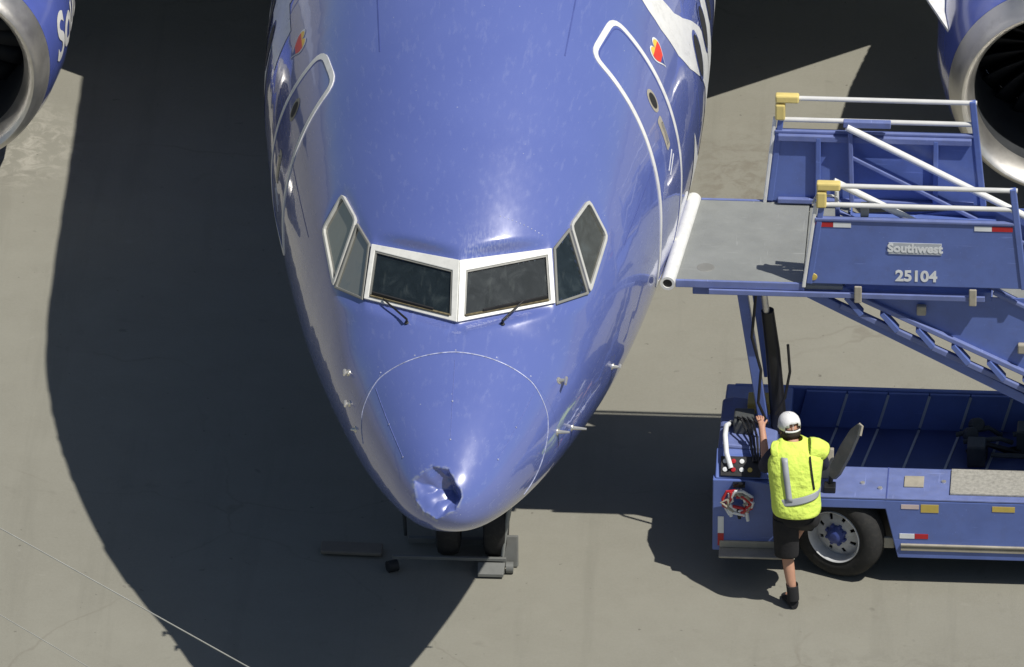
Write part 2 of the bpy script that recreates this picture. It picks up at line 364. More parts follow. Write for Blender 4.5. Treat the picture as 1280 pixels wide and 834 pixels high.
for side in (1, -1):
    for kind, (outer, inner) in WIN.items():
        P = np.array(outer)*np.array([side, 1, 1]); c, n, a, b = plane_of(P)
        to2 = lambda Q, c=c, a=a, b=b: np.stack([(Q-c) @ a, (Q-c) @ b], -1)
        po = to2(P)
        pi = inset(po, inner) if not isinstance(inner, list) else to2(np.array(inner)*np.array([side, 1, 1]))
        if kind == 'aft_side_window':      # round the corners
            def rnd(poly, r=.06):
                out = []
                for i in range(len(poly)):
                    p = poly[i]; d0 = poly[i-1]-p; d1 = poly[(i+1) % len(poly)]-p
                    A = p+d0/np.linalg.norm(d0)*r; B = p+d1/np.linalg.norm(d1)*r
                    out += [A, .25*A+.5*p+.25*B, B]
                return np.array(out)
            po, pi = rnd(po, .05), rnd(pi, .035)
        WG.append((kind, side, c, n, a, b, po, pi))
def flatten(V):
    for kind, side, c, n, a, b, po, pi in WG:
        D = V-c; h = D @ n; d = poly_dist(np.stack([D @ a, D @ b], -1), po)
        near = (np.linalg.norm(D, axis=1) < 1.1) & (h > -.3) & (d < .12)
        w = np.clip(1-np.maximum(d-.005, 0)/.11, 0, 1); w = w*w*(3-2*w)
        pull = np.where(near & (h > -.014), (h+.014)*w, 0)
        V = V-pull[:, None]*n
    return V

def loft(name, Ys, nseg, m, parent, holes=False, tip=False, warp=None):
    th = np.linspace(0, 2*np.pi, nseg, endpoint=False)
    G = skin(Ys[:, None], th[None, :]).reshape(-1, 3)
    if warp is not None: G = warp(G)
    L = len(Ys); F = np.array([((i+1)*nseg+k, (i+1)*nseg+(k+1) % nseg, i*nseg+(k+1) % nseg, i*nseg+k) for i in range(L-1) for k in range(nseg)])
    if holes:
        G = flatten(G); kill = np.zeros(len(G), bool)
        for kind, side, c, n, a, b, po, pi in WG:
            D = G-c; kill |= (poly_dist(np.stack([D @ a, D @ b], -1), pi) < .012) & (np.abs(D @ n) < .12)
        F = F[~kill[F].all(1)]
    F = [tuple(f) for f in F.tolist()]
    V = G.tolist()
    if tip:
        V.append([0, 0, NZ]); k = len(V)-1; F += [(k, (j+1) % nseg, j) for j in range(nseg)]
    return obj(name, V, F, m, parent, smooth=True)

plane = empty("airplane", (0, 0, 0), "blue jet airliner with a crumpled dent in its nose", "airplane")
RAD_Y = 1.26
loft("fuselage", np.concatenate([np.linspace(RAD_Y**.5, 3.3**.5, 80)**2, np.linspace(3.36, 9, 70), np.linspace(9.3, 33, 60)]), 320, M['blue'], plane, holes=True)

DENT = np.array([(-.252, .049), (-.191, .115), (-.126, .19), (.032, .196), (.153, .068), (.189, -.005), (.167, -.117), (.033, -.218), (-.1, -.187), (-.191, -.105)])
DK = [.85, 1.2, 2.0, 2.2, 2.2, 2.0, 1.5, .85, .75, .8]    # steepness of the wall inside each side, starting side 0 -> 1
DC = np.array([-.0856, .0793, 2.7856]); DN = np.array([-.3, -.75, .45]); DN /= np.linalg.norm(DN)
DA = np.cross([0, 0, 1.], DN); DA /= np.linalg.norm(DA); DB = np.cross(DN, DA)
def dent(V):
    D = V-DC; q = np.stack([D @ DA, D @ DB], -1); h = D @ DN
    dep = np.full(len(V), 9.)
    n = len(DENT)
    for i in range(n):
        p0 = DENT[i]; e = DENT[(i+1) % n]-p0; nn = np.array([e[1], -e[0]])/np.linalg.norm(e)
        wob = .006*np.sin(q[:, 0]*41+i)*np.cos(q[:, 1]*37+2*i)
        dep = np.minimum(dep, DK[i]*((q-p0) @ nn+wob))
    dep0 = dep.copy()
    floor = .075+.55*np.clip(q[:, 0]+.19, 0, .4)+.25*np.clip(q[:, 1], -.1, .2)+.026*np.sin(q[:, 0]*17+q[:, 1]*11+.6)**2-.014*np.abs(np.sin(q[:, 1]*13-q[:, 0]*8))+.0012*np.sin(q[:, 0]*60)*np.sin(q[:, 1]*53)
    dep = np.clip(np.minimum(dep, floor), 0, None)
    raw = np.where(h > -.25, dep0, -1.); WEAR.append(np.clip(1-np.abs(raw+.008)/.026, 0, 1)*.85)
    return V-np.where((h > -.25)[:, None], dep[:, None]*DN, 0)
WEAR = []
radome = loft("radome", np.linspace(.002, (RAD_Y-.0008)**.5, 120)**2, 480, M['blue'], plane, tip=False, warp=dent)
wa = radome.data.attributes.new('wear', 'FLOAT', 'POINT'); wa.data.foreach_set('value', WEAR[0].astype(np.float32))

# ---- strips and patches that follow the skin: points are (Y, s) with s = theta*1.7 on the port side
RS = 1.7
def strip(name, pts, w, m, side, parent, off=.004, closed=False, thick=True):
    P = np.array(pts, float); n = len(P)
    dd = np.array([P[(i+1) % n]-P[i-1] if closed else P[min(i+1, n-1)]-P[max(i-1, 0)] for i in range(n)])
    dd /= np.linalg.norm(dd, axis=1, keepdims=True); nn = np.stack([-dd[:, 1], dd[:, 0]], -1)*w/2
    A = P+nn; B = P-nn
    rows = [on_skin(A[:, 0], A[:, 1]/RS, side, -.002), on_skin(A[:, 0], A[:, 1]/RS, side, off), on_skin(B[:, 0], B[:, 1]/RS, side, off), on_skin(B[:, 0], B[:, 1]/RS, side, -.002)]
    V = np.concatenate(rows); F = []
    for i in range(n if closed else n-1):
        j = (i+1) % n
        for k in range(3): F.append((k*n+i, k*n+j, (k+1)*n+j, (k+1)*n+i))
    b = MB(); b.add(V.tolist(), F); return b.build(name, m, parent, smooth=True)
def dense(pts, step=.04, closed=True):
    out = []; n = len(pts)
    for i in range(n if closed else n-1):
        a = np.array(pts[i], float); b = np.array(pts[(i+1) % n], float); k = max(1, int(np.linalg.norm(b-a)/step))
        out += [a+(b-a)*t/k for t in range(k)]
    if not closed: out.append(np.array(pts[-1], float))
    return out
def rounded(pts, r, k=6):
    out = []
    n = len(pts)
    for i in range(n):
        p = np.array(pts[i], float); a = np.array(pts[i-1], float)-p; b = np.array(pts[(i+1) % n], float)-p
        A = p+a/np.linalg.norm(a)*r; B = p+b/np.linalg.norm(b)*r
        out += [(1-t)**2*A+2*t*(1-t)*p+t*t*B for t in np.linspace(0, 1, k)]
    return out
def ys(Y, z): return (Y, float(theta(np.array(Y), np.array(z)))*RS)
def split_long(me, L):
    bm = bmesh.new(); bm.from_mesh(me); bmesh.ops.triangulate(bm, faces=bm.faces)
    for _ in range(14):
        es = [e for e in bm.edges if e.calc_length() > L]
        if not es: break
        bmesh.ops.subdivide_edges(bm, edges=es, cuts=1); bmesh.ops.triangulate(bm, faces=[f for f in bm.faces if len(f.verts) > 3])
    bmesh.ops.remove_doubles(bm, verts=bm.verts, dist=1e-5)
    bm.to_mesh(me); bm.free(); return me
def text_mesh(body, size, bold=.0, extrude=0., shear=0., spacing=1.):
    c = bpy.data.curves.new("lettering", 'FONT'); c.body = body; c.size = size; c.offset = bold; c.extrude = extrude; c.shear = shear
    c.space_character = spacing; c.align_x = 'CENTER'; c.align_y = 'CENTER'; c.resolution_u = 6
    o = bpy.data.objects.new("lettering", c); col.objects.link(o)
    dg = bpy.context.evaluated_depsgraph_get(); me = bpy.data.meshes.new_from_object(o.evaluated_get(dg))
    bpy.data.objects.remove(o); return me
def flat_poly_mesh(pts, step):
    me = bpy.data.meshes.new("patch"); me.from_pydata([(p[0], p[1], 0) for p in pts], [], [tuple(range(len(pts)))]); me.update()
    return split_long(me, step)
def wrap(name, me, fn, m, parent):    # fn maps (n,2) -> (n,3)
    V = np.empty(len(me.vertices)*3); me.vertices.foreach_get("co", V); V = V.reshape(-1, 3)
    Q = fn(V[:, :2]); me.vertices.foreach_set("co", Q.ravel()); me.update()
    bm = bmesh.new(); bm.from_mesh(me); bmesh.ops.recalc_face_normals(bm, faces=bm.faces); bm.to_mesh(me); bm.free()
    me.name = name
    return link(name, me, m, parent, smooth=True)
def skin_patch(name, pts, m, side, parent, off, step=.08):
    me = flat_poly_mesh(pts, step)
    return wrap(name, me, lambda q: on_skin(q[:, 0], q[:, 1]/RS, side, off), m, parent)

# doors
def door(name, side, corners, seal):
    c = [ys(*p) for p in corners]
    d = skin_patch(name, rounded(c, .10), M['blue'], side, plane, .003)
    strip("door_outline", dense(rounded(c, .13), .05), .052, M['white'], side, d, .008, closed=True)
    ctr = np.mean(np.array(c), 0); strip("door_gap", dense(rounded([tuple(ctr+(np.array(p)-ctr)*np.array([.90, .965])) for p in c], .11), .05), .009, M['line'], side, d, .006, closed=True)
    return d
d1 = door("passenger_door", 1, [(4.80, 4.69), (4.22, 4.655), (3.87, 3.05), (3.90, 2.62), (4.62, 2.62), (4.66, 3.3)], .05)
d2 = door("service_door", -1, [(4.52, 4.46), (4.04, 4.43), (3.90, 3.6), (3.88, 2.85), (4.64, 2.85), (4.64, 3.6)], .05)
def oval(cy, cz, ry, rs, n=20):
    y0, s0 = ys(cy, cz); return [(y0+ry*math.cos(2*math.pi*k/n), s0+rs*math.sin(2*math.pi*k/n)) for k in range(n)]
for side, d, (wy, wz), (hy, hz) in ((1, d1, (4.47, 4.10), (4.42, 3.84)), (-1, d2, (4.35, 4.0), (4.3, 3.5))):
    w = skin_patch("door_window", oval(wy, wz, .075, .10), M['tan'], side, d, .006)
    skin_patch("window_glass", oval(wy, wz, .05, .07), M['dark'], side, d, .009)
    y0, s0 = ys(hy, hz)
    skin_patch("handle_plate", rounded([(y0-.05, s0-.15), (y0+.05, s0-.15), (y0+.05, s0+.12), (y0-.05, s0+.12)], .03), M['tan'], side, d, .006)
    strip("handle", [(y0-.01, s0-.10), (y0+.0, s0-.02), (y0+.01, s0+.07)], .025, M['steel'], side, d, .02)
    for k in range(2):
        strip("door_marking", [(y0-.12+.02*k, s0-.28-.05*k), (y0+.06+.02*k, s0-.20-.05*k)], .012, M['white'], side, d, .006)
# lap joints in the crown
for side in (1, -1):
    strip("skin_joint", [(4.02+.05*i, RS*(1.07+.0)) for i in range(0, 60)], .012, M['line'], side, plane, .002)
    strip("skin_joint", [(3.0+.05*i, RS*.33) for i in range(0, 40)], .008, M['line'], side, plane, .002)
    strip("skin_joint", [(5.62, RS*(-.9+.05*i)) for i in range(0, 48)], .008, M['line'], side, plane, .002)

M['joint'] = mat("skin_joint_blue", (.085, .115, .36), .4)
# lettering along the cabin, heart emblem
def cabin_letters(side):
    me = split_long(text_mesh("Southwest", 3.1, bold=.055, spacing=.93), .12)
    V = np.empty(len(me.vertices)*3); me.vertices.foreach_get("co", V); V = V.reshape(-1, 3)
    x0, x1 = V[:, 0].min(), V[:, 0].max(); y0, y1 = V[:, 1].min(), V[:, 1].max()
    def fn(q):
        u = (q[:, 0]-x0) if side > 0 else (x1-q[:, 0])
        return on_skin(5.30+u*.92, (-.42+(q[:, 1]-y0)/(y1-y0)*1.36), side, .004)
    return wrap("cabin_lettering", me, fn, M['white'], plane)
cabin_letters(1); cabin_letters(-1)
def heart_pts(k=40):
    P = []
    for i in range(k):
        t = 2*math.pi*i/k; P.append((.0625*16*math.sin(t)**3, .0625*(13*math.cos(t)-5*math.cos(2*t)-2*math.cos(3*t)-math.cos(4*t))))
    return np.array(P)
for side in (1, -1):
    y0, s0 = ys(5.0, 4.27); H = heart_pts()
    base = skin_patch("heart_emblem", [(y0+p[0]*.125, s0+p[1]*.135) for p in H], M['rwhite'], side, plane, .004, .05)
    for nm, lo, hi, m in (("emblem_stripe", .32, 2, M['yellow']), ("emblem_stripe", -.42, .32, M['red']), ("emblem_stripe", -2, -.42, M['hubblue'])):
        Q = [p*.86 for p in H]
        me = flat_poly_mesh(Q, .2); bm = bmesh.new(); bm.from_mesh(me)
        for z, keep in ((lo, 1), (hi, -1)):
            bmesh.ops.bisect_plane(bm, geom=bm.verts[:]+bm.edges[:]+bm.faces[:], plane_co=(0, z, 0), plane_no=(0, -keep, 0), clear_outer=True)
        bm.to_mesh(me); bm.free()
        wrap(nm, me, lambda q: on_skin(y0+q[:, 0]*.125, (s0+q[:, 1]*.135)/RS, side, .007), m, base)
# cabin windows
for side in (1, -1):
    for i in range(9):
        Y = 5.95+.508*i
        w = skin_patch("cabin_window", oval(Y, 3.75, .15, .20, 18), M['blue'], side, plane, .006)
        skin_patch("pane", oval(Y, 3.75, .115, .165, 18), M['dark'], side, w, .009)

# radome seam, lightning diverter strips
SEAM = [(float(np.interp(a_, [-1.2, -.5, 0, .3, .7, math.pi/2], [.62, .80, 1.06, 1.17, 1.25, 1.275])), RS*a_) for a_ in np.linspace(-1.1, math.pi/2, 70)]
strip("radome_seam", SEAM[16:], .008, M['chip'], 1, plane, .004)
strip("radome_seam", SEAM[28:], .007, M['chip'], -1, plane, .004)
for a, side in ((math.pi/2, 1), (.63, 1), (.63, -1)):
    dv = strip("diverter_strip", [(y, RS*a) for y in np.linspace(1.2, .46, 24)], .005, M['faint'], side, radome, .003)
    P = on_skin(np.array([.46, .80]), np.array([a]*2), side, .003)
    for p in P: MB().lathe([(0, .008), (.003, .006), (.004, 0.001)], p, (0, -.5, 1) if a > 1 else (side*.8, -.3, .4), 10).build("strip_button", M['chip'], dv)
# fastener heads in the seam
b = MB()
for a in np.linspace(.75, math.pi-.75, 5):
    p = skin(np.array(RAD_Y+.035), np.array(a)); n = skin_n(np.array(RAD_Y+.035), np.array(a)); b.lathe([(-.001, .008), (.003, .006), (.004, .0005)], p, n, 6)
for a in np.linspace(.98, 1.3, 12):
    p = skin(np.array(2.32), np.array(a)); n = skin_n(np.array(2.32), np.array(a)); b.lathe([(-.001, .006), (.003, .005), (.004, .0005)], p, n, 6)
o = b.build("fastener_heads", M['chip'], plane); o['kind'] = 'stuff'

# cockpit windows and what is behind them
for kind, side, c, n, a, b_, po, pi in WG:
    k = len(po); top, low = .012, -.05
    if kind == 'side_window': top = .006
    w3 = lambda q, h: c+q[0]*a+q[1]*b_+n*h
    V = [w3(q, low) for q in po]+[w3(q, top) for q in po]+[w3(q, top) for q in pi]+[w3(q, low) for q in pi]
    F = [(r*k+i, r*k+(i+1) % k, (r+1)*k+(i+1) % k, (r+1)*k+i) for r in range(3) for i in range(k)]
    fr = MB().add(V, F).build(kind, M['seal'] if kind == 'side_window' else (M['frame2'] if kind == 'aft_side_window' else M['frame']), plane)
    md = fr.modifiers.new("bevel", 'BEVEL'); md.width = .005; md.segments = 2; md.limit_method = 'ANGLE'; md.angle_limit = R(40)
    q2 = inset(np.array(pi), -.006)
    V = [w3(q, -.012) for q in q2]+[w3(q, -.03) for q in q2]
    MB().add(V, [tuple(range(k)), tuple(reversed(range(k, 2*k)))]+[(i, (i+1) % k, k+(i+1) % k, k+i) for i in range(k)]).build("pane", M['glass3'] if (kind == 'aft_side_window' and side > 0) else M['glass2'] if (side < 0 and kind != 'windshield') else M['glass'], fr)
    if kind == 'windshield':     # dark seal round the glass and a tan sill strip
        s0 = inset(np.array(pi), .0); s1 = inset(np.array(pi), .014)
        MB().add([w3(q, .004) for q in s0]+[w3(q, .004) for q in s1]+[w3(q, -.014) for q in s1], [(r*k+i, r*k+(i+1) % k, (r+1)*k+(i+1) % k, (r+1)*k+i) for r in range(2) for i in range(k)]).build("glass_seal", M['seal'], fr)
# cockpit interior
ck = MB().box(-.58, .58, 1.80, 2.2, 3.28, 3.40).box(-.5, .5, 1.86, 2.1, 3.40, 3.45).build("glareshield", M['cockpit'], plane, bevel=.03)
MB().box(-.8, .8, 1.85, 3.4, 2.9, 2.93).build("cockpit_floor", M['cockpit'], plane)
MB().box(-1.0, 1.0, 3.36, 3.4, 2.93, 4.15).build("cockpit_bulkhead", M['cockpit'], plane)
for sx in (-1, 1):
    st = MB().box(sx*.48-.24, sx*.48+.24, 2.35, 2.75, 3.0, 3.12).box(sx*.48-.23, sx*.48+.23, 2.72, 2.82, 3.1, 3.72).box(sx*.48-.14, sx*.48+.14, 2.72, 2.8, 3.74, 3.92).build("pilot_seat", M['beige'], plane, bevel=.03)
# wipers
for side, A, B_ in ((-1, (.42, 1.628, 3.50), (.632, 1.845, 3.604)), (1, (.37, 1.623, 3.513), (.537, 1.82, 3.635))):
    def onpl(p, h):
        W = [w for w in WG if w[0] == 'windshield' and w[1] == side][0]
        p = np.array(p)*np.array([side, 1, 1]); return p-W[3]*((p-W[2]) @ W[3]-h)
    pv = np.array([A[0]*side, A[1], A[2]]); wp = MB().tube([pv, pv+np.array([0, -.02, .045]), onpl(B_, .03)], [.013, .010, .007], 8).lathe([(-.01, .020), (.012, .016), (.014, .001)], pv, (0, -.6, .8), 12).build("wiper", M['black'], plane)
    MB().bar(onpl((.72, 1.93, 3.605), .022), onpl((.20, 1.70, 3.585), .022), .018, .024).build("wiper_blade", M['dark'], wp)
    MB().bar(onpl((.735, 1.925, 3.582), .016), onpl((.06, 1.63, 3.576), .016), .022, .01).build("wiper_rest", M['sill'], wp)

# probes
def probe(name, Y, z, side, L=.16, tubeL=.2, m='probe'):
    th = theta(np.array(Y), np.array(z)); p = Vector(on_skin(np.array(Y), th, side, 0.).tolist()); n = skin_n(np.array(Y), th); n = Vector((n[0]*side, n[1], n[2]))
    out = Vector((side*.9, 0, n.z*.4)).normalized()
    e = p+out*L
    pr = MB().lathe([(-.005, .032), (.006, .028), (.008, .001)], p, n, 14).tube([p, e], [.018, .009], 8).build(name, M[m], plane, smooth=True)
    if tubeL: MB().tube([e+Vector((0, .03, 0)), e-Vector((0, tubeL, 0))], [.016, .010], 8).build("probe_tube", M[m], pr, smooth=True)
probe("pitot_probe", 1.50, 3.06, 1, .06, .08); probe("pitot_probe", 1.28, 2.70, 1, .10, .0)
probe("temperature_probe", 1.62, 2.55, 1, .12, .0); probe("angle_vane", 2.55, 2.62, 1, .06, .03)
probe("pitot_probe", 1.60, 3.03, -1, .035, .05); probe("pitot_probe", 1.42, 2.84, -1, .035, .05); probe("angle_vane", 1.24, 2.70, -1, .04, 0)
MB().prism([(6.6, 5.36), (6.95, 5.36), (6.98, 5.62), (6.82, 5.66)], 0, -.02, .02).build("blade_antenna", M['white'], plane, bevel=.006)

# wings, tail
def airfoil(chord, tk, n=14):
    P = []
    for i in range(n+1):
        x = .5*(1-math.cos(math.pi*i/n)); t = 5*tk*(.2969*x**.5-.126*x-.3516*x*x+.2843*x**3-.1015*x**4); P.append((x*chord, t*chord))
    return P+[(x, -z*.75) for x, z in P[-2:0:-1]]
def wing(name, secs, side, m, vertical=False):
    V = []; F = []
    for (x, y, z, c, tk) in secs:
        for a, b in airfoil(c, tk): V.append((side*x, y+a, z+b) if not vertical else (b, y+a, z))
    n = len(airfoil(1, .1)); L = len(secs)
    for i in range(L-1):
        for k in range(n): F.append((i*n+k, i*n+(k+1) % n, (i+1)*n+(k+1) % n, (i+1)*n+k))
    F.append(tuple(range((L-1)*n, L*n)))
    return MB().add(V, F).build(name, m, plane, smooth=True)
M['wing'] = mat("wing_grey", (.45, .46, .47), .4)
for s in (1, -1):
    w = wing("wing", [(1.2, 10.6, 1.75, 7.2, .12), (2.7, 11.62, 1.95, 6.0, .12), (4.2, 12.66, 2.1, 4.9, .115), (6.2, 13.75, 2.32, 3.9, .11), (17.0, 19.2, 3.4, 1.5, .10)], s, M['wing'])
    wing("tailplane", [(.3, 29.0, 4.6, 3.6, .09), (6.8, 32.2, 5.3, 1.3, .09)], s, M['wing'])
wing("tail_fin", [(0, 26.2, 5.0, 6.2, .08), (0, 28.3, 6.4, 4.6, .08), (0, 31.8, 12.3, 2.0, .08)], 1, M['blue'], vertical=True)

# engines
EY, EZ = 9.58, 1.43
for s in (1, -1):
    EX = 4.83 if s > 0 else -4.97; c = (EX, EY, EZ); ax = (0, 1, 0)
    cow = MB().lathe([(.26, .985), (.5, 1.045), (.9, 1.10), (1.5, 1.11), (2.3, 1.03), (3.2, .88), (3.8, .72)], c, ax, 96).build("engine", M['engblue'], plane, smooth=True)
    MB().lathe([(.258, .984), (.15, .958), (.06, .92), (.015, .89), (.0, .865), (.012, .842), (.05, .815), (.12, .780), (.24, .758)], c, ax, 96).build("inlet_lip", M['steel'], cow, smooth=True)
    MB().lathe([(.24, .758), (.5, .765), (1.0, .79), (1.35, .80)], c, ax, 64).build("inlet_duct", M['duct'], cow, smooth=True)
    MB().lathe([(1.36, .80), (1.36, .02)], c, ax, 48).build("fan_back", M['black'], cow)
    MB().lathe([(.72, .005), (.78, .06), (.9, .14), (1.02, .21), (1.12, .26)], c, ax, 40).build("spinner", M['duct'], cow, smooth=True)
    me0 = None
    for k in range(24):
        if me0 is None:
            V = []; F = []
            for j in range(8):
                r = .24+.55*j/7; tw = R(25+35*j/7); ch = .20+.06*math.sin(j/7*3)
                for e in (-1, 1): V.append((r, 1.12+e*ch/2*math.cos(tw), e*ch/2*math.sin(tw)+.04*(j/7)**2))
            F = [(2*j, 2*j+1, 2*j+3, 2*j+2) for j in range(7)]
            fb = obj("fan_blade", V, F, M['fan'], cow, smooth=True); me0 = fb.data
            md = fb.modifiers.new("solid", 'SOLIDIFY'); md.thickness = .012
        else:
            fb = fb.copy(); col.objects.link(fb); fb.parent = cow
        fb.location = (c[0], c[1], c[2]); fb.rotation_euler = (0, R(15*k), 0)
    # pylon and strake
    MB().prism([(10.6, EZ+1.0), (12.2, EZ+1.35), (14.5, EZ+1.1), (14.5, EZ+.4), (11.4, EZ+.7)], 0, EX-.18, EX+.18).build("pylon", M['engblue'], cow, bevel=.05)
    a0 = R(160) if s > 0 else R(32)
    rr = lambda r, y: (c[0]+r*math.cos(a0), c[1]+y, c[2]+r*math.sin(a0))
    st = MB().add([rr(1.06, .60 if s > 0 else 1.3), rr(1.10, 1.5 if s > 0 else 2.0), rr(1.36, 1.5 if s > 0 else 2.0), rr(1.30, 1.1 if s > 0 else 1.7)], [(0, 1, 2, 3)]).build("nacelle_strake", M['white'], cow); md = st.modifiers.new("solid", 'SOLIDIFY'); md.thickness = .02
    me = split_long(text_mesh("Southwest", .56, bold=.014, shear=.25), .04)
    V = np.empty(len(me.vertices)*3); me.vertices.foreach_get("co", V); V = V.reshape(-1, 3); x0, x1 = V[:, 0].min(), V[:, 0].max()
    def nac(q, s=s, c=c):
        u = (x1-q[:, 0]) if s < 0 else (q[:, 0]-x0)
        # inboard side of the starboard nacelle faces +X: reads nose to tail from there
        inb = 1 if s < 0 else -1
        u = q[:, 0]-x0 if inb > 0 else x1-q[:, 0]
        y = (.46 if s < 0 else 1.25)+u; r = np.interp(y, [.26, .5, .9, 1.5, 2.3, 3.2, 3.8], [.985, 1.045, 1.10, 1.11, 1.03, .88, .72])+.006
        an = R(4 if s < 0 else 30)+q[:, 1]/1.1
        return np.stack([c[0]+inb*r*np.cos(an), c[1]+y, c[2]+r*np.sin(an)], -1)
    wrap("nacelle_lettering", me, nac, M['white'], cow)

# nose gear
ng = MB().tube([(0, 4.1, 1.5), (0, 4.0, .36)], [.09, .07], 14).tube([(0, 4.75, 1.5), (0, 4.05, .62)], .045, 10).tube([(-.3, 4.0, .34), (.3, 4.0, .34)], .05, 12).build("nose_gear", M['grey'], plane, smooth=True)
for s in (-1, 1):
    wprof = [(-.10, .18), (-.10, .27), (-.085, .32), (-.04, .342), (.04, .342), (.085, .32), (.10, .27), (.10, .18)]
    wh = MB().lathe(wprof, (s*.2, 4.0, .342), (1, 0, 0), 36, closed=True).build("nose_wheel", M['tyre'], plane, smooth=True)
    MB().lathe([(-.07, .185), (-.05, .05), (.05, .05), (.07, .185)], (s*.2, 4.0, .342), (1, 0, 0), 24, closed=True).build("rim", M['grey'], wh, smooth=True)
    MB().box(s*.42-.015, s*.42+.015, 3.5, 4.6, .95, 1.6).build("gear_door", M['blue'], plane, bevel=.01)

# ------------------------------------------------------------------ stair truck
TR = (2.0377, 3.5989, 0)
tr = empty("stair_truck", TR, "blue airport stair truck with its raised platform at the airliner's door", "stair truck", R(-.6))
def T(mb, name, m, parent=tr, bevel=.008, smooth=False): return mb.build(name, M[m], parent, smooth=smooth, bevel=bevel)
# body: front box with sloped console, near-side skirt, deck, hood
T(MB().prism([(0, .29), (.66, .29), (.66, .70), (.72, .785), (.72, .90), (.30, .97), (.0, .97)], 1, 0.004, .10), "front_skirt", 'tblue')
# console: sloping block along the front end
T(MB().hexa([(0, .10, .29), (.60, .10, .29), (.60, 1.9, .29), (0, 1.9, .29), (.012, .0, .971), (.60, .05, .95), (.60, 1.9, .84), (.03, 1.9, .84)]), "front_body", 'tblue', bevel=.015)
con = T(MB().prism([(0.02, .90), (.52, .90), (.52, 1.13), (.12, 1.165), (.03, 1.14)], 1, .26, 1.10), "console", 'tblue2', bevel=.02)
T(MB().hexa([(.02, .02, .975), (.52, .02, .975), (.52, .255, .975), (.02, .255, .975), (.02, .20, 1.10), (.52, .20, 1.10), (.52, .255, 1.12), (.02, .255, 1.14)]), "console_face", 'tblue', con, bevel=.01)
T(MB().hexa([(.06, .04, .985), (.40, .035, .985), (.40, .17, 1.10), (.06, .17, 1.10), (.06, .02, 1.0), (.40, .01, 1.0), (.40, .15, 1.12), (.06, .15, 1.12)]), "control_panel", 'black', con, bevel=.006)
for k in range(7):
    x = .10+.05*(k % 4)*1.4; y = .05+.055*(k//4)+.01; z = 1.04+.05*(k//4)
    T(MB().lathe([(-.01, .022), (.012, .02), (.014, .001)], (x, y, z), (0, -.8, .6), 10), "knob", ['rwhite', 'rred', 'rwhite', 'amber'][k % 4], con, bevel=0)
T(MB().box(.25, .44, .84, 1.05, 1.13, 1.24), "yellow_box", 'amber', bevel=.01)
T(MB().tube([(.13, .62, 1.18), (.09, .45, 1.24), (.09, .28, 1.24), (.11, .12, 1.16), (.15, .05, 1.06)], .022, 10), "white_hose", 'rwhite', bevel=0, smooth=True)
T(MB().box(.15, .32, .46, .70, 1.15, 1.28), "gauge_box", 'engine', bevel=.015)
for k in range(4):
    T(MB().tube([(.18+.04*k, .55, 1.27), (.22+.05*k, .40, 1.34-.02*k), (.30+.03*k, .25, 1.25), (.34+.02*k, .10, 1.10)], .011, 8), "hose", 'black', bevel=0, smooth=True)
# wheel arch, skirt, deck
T(MB().box(.72, 1.46, 0, .04, .735, .82), "fender_edge", 'tblue')
T(MB().prism([(1.44, .82), (1.452, .735), (1.56, .27), (5.6, .27), (5.6, .82)], 1, 0, .04), "side_skirt", 'tblue')
T(MB().box(.70, 5.6, .0, .52, .822, .842), "side_deck", 'tblue2', bevel=.006)
T(MB().box(.64, 5.6, .58, 1.78, .32, .47), "chassis", 'black')
T(MB().box(.66, 1.6, .30, .34, .30, .80), "wheel_well", 'black', bevel=0)
T(MB().box(.06, .70, -.16, .03, .305, .325).box(.06, .70, -.012, .03, .326, .39), "step_bumper", 'tan')
T(MB().box(1.585, 5.58, -.012, .02, .345, .375).box(1.585, 5.58, -.022, .02, .395, .41).box(1.585, 5.58, -.006, .02, .375, .395), "rub_rail", 'tan', bevel=.004)
T(MB().box(1.44, 1.53, .05, .09, .33, .43), "rail_bracket", 'tan')
# deck fittings
T(MB().box(1.60, 1.765, .19, .37, .842, .856), "filler_plate", 'tan', bevel=.004)
T(MB().box(1.99, 4.2, .08, .50, .842, .862), "anti_slip_plate", 'tread', bevel=.004)
for x, y in ((1.25, .24), (1.40, .16), (1.93, .30)):
    T(MB().lathe([(0, .022), (.012, .02), (.016, .001)], (x, y, .842), (0, 0, 1), 12), "deck_bolt", 'probe', bevel=0)
T(MB().box(1.455, 1.465, 0, .52, .842, .846), "deck_joint", 'line', bevel=0)
for x0, x1, z0, z1, m in ((1.575, 1.70, .46, .505, 'rwhite'), (1.702, 1.815, .46, .505, 'rred')): T(MB().box(x0, x1, -.004, .002, z0, z1), "reflector", m, bevel=0)
for z0, z1, m in ((.46, .62, 'rwhite'), (.34, .458, 'rred')): T(MB().box(.045, .095, -.003, .005, z0, z1), "reflector", m, bevel=0)
for x0, x1, z0, z1, m in ((1.585, 1.735, .745, .785, 'pink'), (1.75, 1.90, .715, .79, 'amber'), (2.35, 2.54, .74, .79, 'amber')): T(MB().box(x0, x1, -.004, .002, z0, z1), "decal", m, bevel=0)
